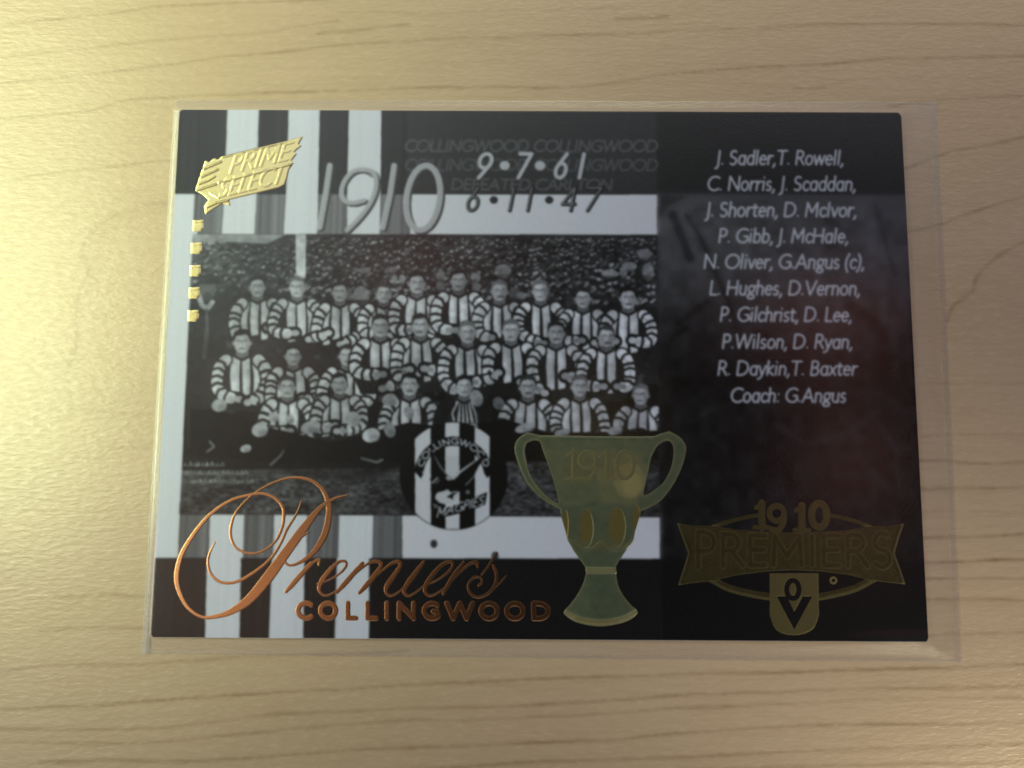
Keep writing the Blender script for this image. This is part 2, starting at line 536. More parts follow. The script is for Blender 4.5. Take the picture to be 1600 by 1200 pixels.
# grass in front
g = 66 + (noise2(C.h, C.w, 5, 11, 31) - 0.5) * 62 + (noise2(C.h, C.w, 26, 60, 32) - 0.5) * 36
gm = np.zeros_like(ph)
t_ = Canvas(0, 0, CW, CH, S)
t_.poly(T([(284, 742), (420, 738), (560, 752), (640, 728), (800, 716), (1029, 690), (1029, 810), (282, 806)]), 1.0)
gm = gauss(t_.a, 7) * ph
C.a = C.a * (1 - gm) + g * gm
L([(283, 803), (1029, 806.5)], 3, 40, None, 0.6)
# illegible pencilled caption on the old print
r = np.random.default_rng(9)
for yb, x0, x1 in ((729, 289, 350), (742, 287, 388), (755, 286, 398)):
    x = x0
    while x < x1:
        w = r.uniform(4, 7)
        h = r.uniform(4, 8)
        L(spline([(x, yb), (x + w * 0.4, yb - h), (x + w * 0.6, yb - 1), (x + w, yb - h * 0.5)], 4), 1.9, r.uniform(110, 170), None, 0.75)
        x += w + r.uniform(0.5, 2.5)


def band(px, py, nx, ny, wid, tone, ident, bulge, thick):
    """one hoop of a sleeve: a short curved bar across the arm"""
    tx, ty = -ny, nx
    p = [(px - nx * wid, py - ny * wid), (px + tx * bulge, py + ty * bulge), (px + nx * wid, py + ny * wid)]
    L(spline(p, 5), thick, tone, ident)


def player(hx, hy, ident, seed, s=1.0, kind='jersey', lean=0.0):
    r = np.random.default_rng(seed)
    q = lambda pts: np.asarray(pts, float) * s + [hx, hy]
    dk = r.uniform(30, 42)
    wt_ = r.uniform(206, 228)
    sk = r.uniform(160, 188)
    lean = lean + r.uniform(-2, 2)
    P(q([(-10, 14), (-27, 24), (-38, 36), (-43, 62), (-33, 84), (-28, 96), (28, 96), (33, 84), (43, 62), (38, 36), (27, 24), (10, 14)]), dk, ident)
    if kind == 'jersey':
        ph_ = r.uniform(-5, 5)
        for k in (-1.5, -0.5, 0.5, 1.5):
            x = k * 16.5 + ph_
            if abs(x) > 24:
                continue
            top = 17 + abs(x) * 0.33
            w = r.uniform(5.2, 6.4)
            b = r.uniform(70, 84)
            P(q([(x * 0.85 - w, top), (x * 0.85 + w, top), (x + lean + w * 1.05, 48), (x * 0.92 + lean + w, b), (x * 0.92 + lean - w * 0.8, b + 2), (x + lean - w * 1.02, 48)]), wt_ * r.uniform(0.88, 1.0), ident)
            L(q([(x * 0.9 + w * 0.5, top + 8), (x + lean + w * 0.6, b - 8)]), 2.6 * s, wt_ * 0.76, ident, 0.7)
    else:
        P(q([(-6, 18), (6, 18), (16, 62), (4, 80), (-12, 60)]), wt_, ident)
        for x in (-7, 0, 7):
            L(q([(x * 0.6, 22), (x + 2, 62)]), 3.2 * s, dk, ident)
        L(q([(-8, 18), (-18, 40), (-10, 76)]), 3 * s, wt_, ident)
        L(q([(8, 18), (17, 42), (20, 70)]), 3 * s, wt_ * 0.8, ident)
    for sd in (-1, 1):
        ex, ey = r.uniform(33, 38), r.uniform(56, 66)
        fx, fy = r.uniform(-8, 20), r.uniform(60, 88)
        path = spline(np.array([(sd * 23, 25), (sd * 32, 36), (sd * ex, ey - 8), (sd * (ex - 2), ey + 4), (sd * (ex * 0.5 + fx * 0.5 + 3), (ey + fy) / 2 + 5), (sd * fx, fy)], float), 8)
        L(q(path), 20.5 * s, dk * 0.75, ident)
        d = np.r_[0, np.cumsum(np.hypot(*np.diff(path, axis=0).T))]
        tl = d[-1]
        if kind == 'jersey':
            k = np.searchsorted(d, tl * 0.86)
            L(q(path[:k]), 16.0 * s, wt_ * r.uniform(0.86, 0.98), ident)
            L(q(path[:k] + [1.5, 5.0]), 4.0 * s, wt_ * 0.74, ident, 0.6)
            step = r.uniform(9.6, 12.0)
            for a in np.arange(r.uniform(3, 8), tl * 0.84, step):
                i = min(np.searchsorted(d, a), len(path) - 2)
                t = path[i + 1] - path[i]
                t = t / max(np.hypot(*t), 1e-6)
                px, py = q([path[i]])[0]
                band(px, py, -t[1], t[0], 9.0 * s, dk, ident, r.uniform(1.0, 4.5) * s, r.uniform(3.2, 4.8) * s)
        k = np.searchsorted(d, tl * 0.84)
        L(q(path[k:]), 8.5 * s, sk * r.uniform(0.75, 1.0), ident)
        hp = q([path[-1]])[0]
        P(ell(hp[0], hp[1], 6 * s, 5 * s), sk * r.uniform(0.8, 1.05), ident)
    # head
    tilt = r.uniform(-0.16, 0.16)
    tn = r.uniform(-2.6, 2.6)
    e = lambda cx, cy, rx, ry, tone, al=1.0: P(q(ell(cx, cy, rx, ry, rot=tilt)), tone, ident, al)
    P(q([(-7, 8), (7, 8), (10, 21), (0, 26), (-10, 21)]), sk * 0.62, ident)
    L(q([(-10, 20), (0, 25), (10, 20)]), 4 * s, dk, ident)
    e(-11.5, 1, 2.6, 4, sk * 0.8)
    e(11.5, 1, 2.6, 4, sk * 0.7)
    hair = r.uniform(26, 62) if r.random() < 0.85 else 110
    e(0, -5, 12.6, 12.6, hair)
    P(q(ell(0, 1.5, 11.2, 15.2)), sk, ident)
    P(q([(-12.5, -6), (-11, -14), (0, -19), (11, -14), (12.5, -6), (9.5, -9), (r.uniform(-6, 6), -11.5), (-9.5, -9)]), hair, ident)
    P(q([(3, -8), (11, -4), (10.5, 8), (4, 16), (5, 4)]), sk * 0.80, ident, 0.8)
    e(-2, -6, 7, 3, min(sk * 1.14, 205), 0.8)
    L(q([(-6.6 + tn, -2.4), (-2.6 + tn, -2.2)]), 2.6 * s, sk * 0.46, ident, 0.62)
    L(q([(2.4 + tn, -2.2), (6.4 + tn, -2.4)]), 2.6 * s, sk * 0.44, ident, 0.62)
    L(q([(0.4 + tn, -1), (1.2 + tn * 1.3, 4.4)]), 2.2 * s, sk * 0.74, ident, 0.8)
    e(-1.2, 3.6, 1.6, 2.6, min(sk * 1.12, 200), 0.8)
    L(q([(-3.4 + tn, 8.8), (tn, 8.2), (3.4 + tn, 8.8)]), 2.1 * s if r.random() < 0.75 else 3.6 * s, sk * 0.48, ident, 0.85)
    e(-4.5, 6, 2.6, 2.6, min(sk * 1.05, 190), 0.6)
    L(q([(-5, 15.2), (0, 17), (5, 15.2)]), 2.4 * s, sk * 0.45, ident, 0.8)


row1 = [(405, 450), (467, 451), (533, 458), (601, 460), (653, 444), (718, 440), (781, 456), (845, 456), (911, 467), (981, 467)]
row2 = [(381, 536), (460, 557), (544, 557), (596, 511), (658, 510), (731, 521), (799, 518), (869, 521), (947, 527)]
row3 = [(451, 606), (532, 601), (641, 602), (726, 604), (825, 605), (905, 604), (1000, 617)]
n = 0
for row, sc in ((row1, 1.00), (row2, 1.05), (row3, 1.05)):
    for i, (x, y) in enumerate(row):
        player(x, y, PLAYERS + n, 100 + n, sc * np.random.default_rng(n).uniform(0.95, 1.06), 'blazer' if (x, y) == (726, 604) else 'jersey')
        n += 1
NPLAY = n
inside = ph
# dark legs in front, boots, hands and socks
P([(300, 640), (345, 640), (420, 668), (520, 690), (640, 660), (700, 668), (790, 655), (860, 676), (1027, 672), (1028, 718), (640, 722), (420, 722), (300, 712)], 17, PHOTO, 1.0)
for x, y, rx, ry, tn in ((345, 634, 12, 10, 175), (408, 672, 13, 11, 170), (386, 701, 9, 6, 180), (581, 680, 14, 11, 185), (487, 668, 16, 10, 165),
                         (430, 652, 9, 8, 160), (553, 655, 12, 12, 165), (610, 672, 9, 12, 150), (455, 655, 7, 7, 150), (640, 645, 8, 10, 150),
                         (738, 668, 9, 7, 165), (690, 668, 9, 7, 160), (745, 622, 10, 13, 165), (779, 630, 9, 10, 120), (820, 668, 16, 7, 170), (878, 676, 13, 6, 160), (960, 672, 12, 7, 165), (610, 625, 12, 10, 155)):
    P(ell(x, y, rx, ry, rot=-0.3), tn)
    P(ell(x + rx * 0.35, y + ry * 0.45, rx * 0.6, ry * 0.5), tn * 0.72, None, 0.6)
for pts in (([(425, 726), (440, 712), (445, 704)]), ([(566, 716), (590, 722), (598, 718)]), ([(330, 690), (337, 698), (326, 706)])):
    L(pts, 4, 120, None, 0.8)
# print fading with sleeve reflection haze painted in at left, uneven development, then everything outside the picture is put back
hz_ = np.clip(1 - (np.arange(C.w)[None, :] / S - 4) / 15, 0, 1) * np.clip(1.25 - (np.arange(C.h)[:, None] / S - 14) / 24, 0, 1)
C.a[ph] = (C.a * (1 - 0.34 * hz_) + 112 * 0.34 * hz_)[ph]
blot = 1 + (noise2(C.h, C.w, 60, 70, 51) - 0.5) * 0.30 + (noise2(C.h, C.w, 12, 14, 52) - 0.5) * 0.22
C.a[ph] = (C.a * blot)[ph]
C.a[~ph], C.id[~ph] = bg_tone[~ph], bg_id[~ph]

# ---- club badge
BC, BR = (709, 743), 84.0
P(ell(*BC, BR, BR, n=72), 16, BADGE)


def chord(x0, x1):
    out = []
    for x, sgn in ((x0, -1), (x1, -1), (x1, 1), (x0, 1)):
        h = math.sqrt(max((BR - 1.0) ** 2 - (x - BC[0]) ** 2, 0))
        out.append((x, BC[1] + sgn * h))
    top = [(x, BC[1] - math.sqrt((BR - 1) ** 2 - (x - BC[0]) ** 2)) for x in np.linspace(x0, x1, 8)]
    bot = [(x, BC[1] + math.sqrt((BR - 1) ** 2 - (x - BC[0]) ** 2)) for x in np.linspace(x1, x0, 8)]
    return top + bot


for a, b in ((649, 673.5), (696, 718), (742, 765)):
    P(chord(a, b), 218, BADGE)
ang = np.linspace(-172, -8, 40)
P(np.vstack([[(BC[0] + 61 * math.cos(math.radians(t)), BC[1] + 61 * math.sin(math.radians(t))) for t in ang],
             [(BC[0] + 47 * math.cos(math.radians(t)), BC[1] + 47 * math.sin(math.radians(t))) for t in ang[::-1]]]), 14, BADGE)
P([(648, 735), (656, 731), (662, 740), (658, 747), (650, 738)], 14, BADGE)
P([(770, 735), (762, 731), (756, 738), (761, 746), (768, 740)], 14, BADGE)
s_, W_ = text_strokes('COLLINGWOOD', 0.16)
for q in s_:
    th = np.radians(-164 + 148 * q[:, 0] / W_)
    rad = 49.5 + q[:, 1] * 9.0
    L(np.c_[BC[0] + rad * np.cos(th), BC[1] + rad * np.sin(th)], 2.2, 205, BADGE_TEXT)
# the bird with spread wings
P([(673, 703), (684, 712), (697, 738), (706, 748), (714, 745), (724, 733), (742, 720), (762, 708), (748, 728), (738, 748), (728, 760), (716, 768), (690, 772), (676, 760), (672, 746), (680, 748), (690, 752), (682, 732)], 14, BIRD)
P([(697, 738), (706, 749), (717, 740), (717, 712), (697, 712)], 205, BADGE)
L([(679, 712), (688, 728), (698, 741)], [1.5, 3.5, 2], 110, BIRD)
L([(748, 716), (728, 730), (712, 742), (709, 748)], [1.5, 3, 3.4, 2.5], 200, BIRD)
L([(740, 744), (733, 752), (728, 757)], 2.2, 130, BIRD)
L([(676, 754), (684, 746)], 2.4, 190, BIRD)
L([(681, 755), (687, 749)], 1.8, 150, BIRD)
P(ell(702, 746, 5, 4), 170, BIRD)
P(spline([(680, 775), (684, 769), (692, 767), (700, 764), (704, 768), (715, 767), (717, 775), (711, 783), (700, 787), (688, 785), (680, 778)], 5), 205, BIRD)
P([(698, 776), (706, 770), (716, 768), (708, 774), (708, 780), (703, 777)], 18, BIRD)
P(ell(731, 768, 3.4, 3.4), 120, BIRD)
P([(677, 811), (684, 796), (712, 788), (740, 777), (761, 768), (758, 787), (735, 797)], 14, BADGE)
write(C, 'MAGPIES', 682, 759, 807.5, 13.0, 1.9, 215, BADGE_TEXT, 0.32, 0.08, -0.28)
write(C, '"the', 675, 690, 792, 6, 1.1, 150, BADGE_TEXT, 0.3, 0.02, 0.2)
L(ell(*BC, BR - 0.5, BR - 0.5, 130, 215, 24), 1.4, 30)

# ---- dot of the script title, printed dark
for x, y in ((678, 848.5), (773, 867)):
    P(ell(x, y, 5.5, 6.5), 60)

# ---- faint words, scores, the large year
write(C, 'COLLINGWOOD COLLINGWOOD', 634, 1030, 239, 17, 3.3, 92, FAINT, 0.18, 0.06)
write(C, 'COLLINGWOOD COLLINGWOOD', 634, 1030, 268.5, 17, 3.3, 86, FAINT, 0.18, 0.06)
write(C, 'DEFEATED CARLTON', 706, 959, 298.5, 16, 3.3, 92, FAINT, 0.18, 0.05)


def digit(ch, x0, x1, base, cap, w, tone, ident, slant=0.2, dx=0, dy=0):
    st, W = text_strokes(ch)
    al = np.vstack(st)
    lo = (al[:, 0] + al[:, 1] * 0).min()
    sh = al[:, 0] * 1.0
    span = (al[:, 0].max() - lo)
    k = (x1 - x0 - slant * cap) / max(span, 0.05) if span > 0.05 else 1.0
    for q in st:
        L(np.c_[x0 + (q[:, 0] - lo) * k + q[:, 1] * cap * slant + dx, base - q[:, 1] * cap + dy], w, tone, ident)


for ch, a, b in (('9', 746, 772), ('7', 807, 832), ('6', 867, 890), ('1', 906, 914)):
    digit(ch, a, b, 280, 37, 7.4, 40, SCORE_A, dx=1.2, dy=1.2)
    digit(ch, a, b, 280, 37, 6.4, 196, SCORE_A)
for x in (790, 845):
    P(ell(x, 261, 8, 7.2), 196, SCORE_A)
for ch, a, b in (('6', 731, 753), ('1', 798, 805), ('1', 826, 833), ('4', 878, 904), ('7', 914, 941)):
    digit(ch, a, b, 331, 35, 6.2, 20, SCORE_B)
    digit(ch, a, b, 331, 35, 2.8, 128, SCORE_B, dx=-1.0, dy=-0.6)
for x in (773, 859):
    P(ell(x, 314.5, 6.4, 6), 52, SCORE_B)


def big(pts, w):
    L(np.asarray(pts) + [2.2, 2.0], w, 62, YEAR)
    L(np.asarray(pts) + [-0.8, -0.6], w, 196, YEAR)
    L(pts, w - 2.2, 178, YEAR)


big([(519, 262), (512, 310), (503, 358)], 9.5)
big(spline([(583, 274), (570, 268), (554, 272), (542, 286), (537, 304), (543, 317), (556, 320), (572, 316)], 8), 8)
big(spline([(572, 268), (586, 272), (591, 286), (588, 306), (578, 326), (562, 346), (546, 362)], 8), 8)
big([(619, 262), (612, 310), (601, 358)], 9.5)
o = ell(0, 0, 26, 50, 0, 360, 50)
big(np.c_[664 + o[:, 0] - o[:, 1] * 0.10, 312 + o[:, 1]], 10)

# ---- the list of names
LIST = [('J. Sadler,T. Rowell,', 1119, 1319, 260), ('C. Norris, J. Scaddan,', 1104, 1338, 300), ('J. Shorten, D. McIvor,', 1103, 1339, 340.5),
        ('P. Gibb, J. McHale,', 1121, 1326, 381), ('N. Oliver, G.Angus (c),', 1098, 1351, 421), ('L. Hughes, D.Vernon,', 1107, 1344, 462),
        ('P. Gilchrist, D. Lee,', 1123, 1331, 503), ('P.Wilson, D. Ryan,', 1126, 1332, 545), ('R. Daykin,T. Baxter', 1119, 1338, 586.5), ('Coach: G.Angus', 1139, 1321, 628.5)]
for i, (s, a, b, y) in enumerate(LIST):
    write(C, s, a, b, y - 1, 21.3, 3.3, 208, NAMES + i, 0.13, 0.055)

# ---- soften like ink, add grain, sample down to the mesh grid
tone = gauss(C.a, 2.3)
gr = np.random.default_rng(2).normal(0, 1, C.a.shape).astype(np.float32)
tone += gauss(gr, 1.3) * 7.0
lin = np.clip(tone / 255.0, 0.03, 1) ** 2.2
lin = lin.astype(np.float32)
D = 2
h2, w2 = C.h // D, C.w // D
lin2 = lin[:h2 * D, :w2 * D].reshape(h2, D, w2, D).mean((1, 3))
id2 = C.id[D // 2:h2 * D:D, D // 2:w2 * D:D].copy()


# ------------------------------------------------------------------ meshes from sheets of samples
def mesh_from_cells(name, cells, xs, ys, z, attrs, mat, parent=None, smooth=False):
    """cells: (h, w) bool; xs (w+1), ys (h+1) in mm (y down from the card's top edge); z (h+1, w+1) mm"""
    h, w = cells.shape
    J, I = np.nonzero(cells)
    vid = lambda j, i: j * (w + 1) + i
    quads = np.stack([vid(J, I), vid(J + 1, I), vid(J + 1, I + 1), vid(J, I + 1)], 1)
    used, inv = np.unique(quads, return_inverse=True)
    inv = inv.reshape(-1)
    vj, vi = used // (w + 1), used % (w + 1)
    co = np.stack([(xs[vi] - CW / 2) * MM, (CH / 2 - ys[vj]) * MM, np.broadcast_to(z, (h + 1, w + 1))[vj, vi] * MM], 1).astype(np.float32)
    me = bpy.data.meshes.new(name)
    me.vertices.add(len(co))
    me.vertices.foreach_set('co', co.ravel())
    me.loops.add(len(inv))
    me.loops.foreach_set('vertex_index', inv.astype(np.int32))
    me.polygons.add(len(quads))
    me.polygons.foreach_set('loop_start', np.arange(0, len(inv), 4, dtype=np.int32))
    me.polygons.foreach_set('loop_total', np.full(len(quads), 4, np.int32))
    if smooth:
        me.polygons.foreach_set('use_smooth', np.ones(len(quads), bool))
    me.update(calc_edges=True)
    for k, v in attrs.items():
        at = me.attributes.new(k, 'FLOAT', 'POINT')
        at.data.foreach_set('value', np.ascontiguousarray(v[vj, vi], np.float32))
    me.materials.append(mat)
    ob = bpy.data.objects.new(name, me)
    col.objects.link(ob)
    if parent:
        ob.parent = parent
    return ob


def slab(name, outline, z0, z1, mat, parent=None, loc=None):
    """an outline (mm, card centre origin, y up) extruded from z0 to z1"""
    n = len(outline)
    v = [(x * MM, y * MM, z0 * MM) for x, y in outline] + [(x * MM, y * MM, z1 * MM) for x, y in outline]
    f = [tuple(range(n))[::-1], tuple(range(n, 2 * n))] + [(i, (i + 1) % n, n + (i + 1) % n, n + i) for i in range(n)]
    me = bpy.data.meshes.new(name)
    me.from_pydata(v, [], f)
    me.materials.append(mat)
    ob = bpy.data.objects.new(name, me)
    col.objects.link(ob)
    if parent:
        ob.parent = parent
    return ob


def new_mat(name):
    m = bpy.data.materials.new(name)
    m.use_nodes = True
    nt = NT(m.node_tree)
    m.node_tree.nodes.clear()
    out = nt.n('ShaderNodeOutputMaterial')
    bs = nt.n('ShaderNodeBsdfPrincipled')
    nt.link(bs.outputs[0], out.inputs[0])
    return m, nt, bs, out


def attr(nt, name):
    a = nt.n('ShaderNodeAttribute')
    a.attribute_name = name
    return a.outputs['Fac']


# ------------------------------------------------------------------ materials
m_print, nt, bs, _ = new_mat('printed_ink')
v = nt.vmath('SCALE', (0.80, 0.87, 1.14), attr(nt, 'tone'))
nt.put(bs.inputs['Base Color'], v)
bs.inputs['Roughness'].default_value = 0.5
bs.inputs['Specular IOR Level'].default_value = 0.1

m_stock, nt, bs, _ = new_mat('white_card_stock')
nz = nt.n('ShaderNodeTexNoise')
nz.inputs['Scale'].default_value = 4000
nt.put(bs.inputs['Base Color'], nt.mix(nz.outputs[0], (0.55, 0.55, 0.55, 1), (0.72, 0.72, 0.72, 1)))
bs.inputs['Roughness'].default_value = 0.8


def foil_mat(name, hi, lo, rough, metal):
    m, nt, bs, _ = new_mat(name)
    nz = nt.n('ShaderNodeTexNoise')
    nz.inputs['Scale'].default_value = 900
    nz.inputs['Detail'].default_value = 4
    c = nt.mix(attr(nt, 'tone'), lo + (1,), hi + (1,))
    c = nt.mix(attr(nt, 'warm'), c, (0.20, 0.15, 0.03, 1))
    nt.put(bs.inputs['Base Color'], nt.mix(nt.math('MULTIPLY', nz.outputs[0], 0.25), c, lo + (1,)))
    bs.inputs['Metallic'].default_value = metal
    nt.put(bs.inputs['Roughness'], nt.ramp(nz.outputs[0], 0.3, 0.7, rough * 0.8, rough * 1.2))
    bp = nt.n('ShaderNodeBump')
    bp.inputs['Distance'].default_value = 0.00002
    bp.inputs['Strength'].default_value = 0.12
    n2 = nt.n('ShaderNodeTexNoise')
    n2.inputs['Scale'].default_value = 3500
    nt.link(n2.outputs[0], bp.inputs['Height'])
    nt.link(bp.outputs[0], bs.inputs['Normal'])
    return m


m_gold = foil_mat('gold_foil', (1.0, 0.90, 0.42), (0.72, 0.60, 0.22), 0.18, 1.0)
m_gold_red_refl = foil_mat('gold_foil_red_reflection', (0.95, 0.55, 0.24), (0.55, 0.28, 0.10), 0.15, 1.0)  # same gold foil, its red-brown reflection mixed into the base colour
m_trophy = foil_mat('gold_foil_green_reflection', (0.62, 0.52, 0.24), (0.085, 0.135, 0.095), 0.30, 0.45)  # gold foil again, dim green reflection put into the colour
m_crest = foil_mat('gold_foil_dark_reflection', (0.50, 0.44, 0.20), (0.060, 0.056, 0.018), 0.26, 0.70)  # gold foil darkened in colour for the dark surroundings it mirrors

m_film, nt, bs, out = new_mat('clear_plastic_film')
nt.t.nodes.remove(bs)
geo = nt.n('ShaderNodeNewGeometry')
dt = nt.n('ShaderNodeVectorMath', operation='DOT_PRODUCT')
nt.link(geo.outputs['Normal'], dt.inputs[0])
nt.link(geo.outputs['Incoming'], dt.inputs[1])
graze = nt.math('POWER', nt.math('SUBTRACT', 1.0, nt.math('ABSOLUTE', dt.outputs['Value']), clamp=True), 5.0)
refl = nt.math('ADD', nt.math('MULTIPLY', graze, 0.80), 0.058)      # thin clear sheet, same from both sides
tr = nt.n('ShaderNodeBsdfTransparent')
tr.inputs[0].default_value = (0.995, 0.995, 0.995, 1)
gl = nt.n('ShaderNodeBsdfGlossy')
gl.inputs['Roughness'].default_value = 0.09
gl.inputs['Color'].default_value = (1, 1, 1, 1)
df = nt.n('ShaderNodeBsdfDiffuse')
df.inputs[0].default_value = (0.8, 0.8, 0.82, 1)
mx = nt.n('ShaderNodeMixShader')
nt.put(mx.inputs[0], refl)
nt.link(tr.outputs[0], mx.inputs[1])
nt.link(gl.outputs[0], mx.inputs[2])
m2 = nt.n('ShaderNodeMixShader')
nt.put(m2.inputs[0], attr(nt, 'haze'))
nt.link(mx.outputs[0], m2.inputs[1])
nt.link(df.outputs[0], m2.inputs[2])
nt.link(m2.outputs[0], out.inputs[0])
nz = nt.n('ShaderNodeTexNoise')
nz.inputs['Scale'].default_value = 260
nz.inputs['Detail'].default_value = 3
bp = nt.n('ShaderNodeBump')
bp.inputs['Distance'].default_value = 0.00004
bp.inputs['Strength'].default_value = 0.25
nt.link(nz.outputs[0], bp.inputs['Height'])
nt.link(bp.outputs[0], gl.inputs['Normal'])

m_seam = m_film.copy()
m_seam.name = 'welded_plastic_edge'
for nd in m_seam.node_tree.nodes:
    if nd.type == 'BUMP':
        nd.inputs['Strength'].default_value = 0.0
    if nd.type == 'BSDF_GLOSSY':
        nd.inputs['Roughness'].default_value = 0.22

# wood: pale maple with thin brown grain lines
m_wood, nt, bs, _ = new_mat('pale_maple')
tc = nt.n('ShaderNodeTexCoord')


def wnoise(scale, stretch, rot, detail=4.0, rough=0.6):
    mp = nt.n('ShaderNodeMapping')
    mp.inputs['Rotation'].default_value = (0, 0, rot)
    mp.inputs['Scale'].default_value = stretch
    nt.link(tc.outputs['Object'], mp.inputs[0])
    nz = nt.n('ShaderNodeTexNoise')
    nz.inputs['Scale'].default_value = scale
    nz.inputs['Detail'].default_value = detail
    nz.inputs['Roughness'].default_value = rough
    nt.link(mp.outputs[0], nz.inputs[0])
    return nz.outputs[0]


broad = wnoise(26, (0.35, 1.0, 1.0), -0.06, 3)
fibre = wnoise(1300, (0.09, 1.0, 1.0), 0.06, 4, 0.65)
fleck = wnoise(2300, (0.36, 1.0, 1.0), -0.42, 3, 0.6)
base = nt.mix(nt.ramp(broad, 0.3, 0.7), (0.53, 0.405, 0.275, 1), (0.60, 0.465, 0.330, 1))
base = nt.mix(nt.ramp(fibre, 0.36, 0.70, 0.0, 0.28), base, (0.44, 0.325, 0.20, 1))
base = nt.mix(nt.ramp(fleck, 0.45, 0.75, 0.0, 0.45), base, (0.68, 0.55, 0.40, 1))
gl_ = nt.math('MULTIPLY', attr(nt, 'grain'), nt.ramp(fibre, 0.25, 0.65, 0.55, 1.0))
base = nt.mix(gl_, base, (0.25, 0.155, 0.075, 1))
nt.put(bs.inputs['Base Color'], base)
nt.put(bs.inputs['Roughness'], nt.ramp(fleck, 0.3, 0.7, 0.34, 0.24))
bs.inputs['Specular IOR Level'].default_value = 0.5
bp = nt.n('ShaderNodeBump')
bp.inputs['Strength'].default_value = 0.55
bp.inputs['Distance'].default_value = 0.00010
hh = nt.math('ADD', nt.math('MULTIPLY', fleck, 1.0), nt.math('MULTIPLY', fibre, 0.5))
nt.put(bp.inputs['Height'], hh)
nt.link(bp.outputs[0], bs.inputs['Normal'])

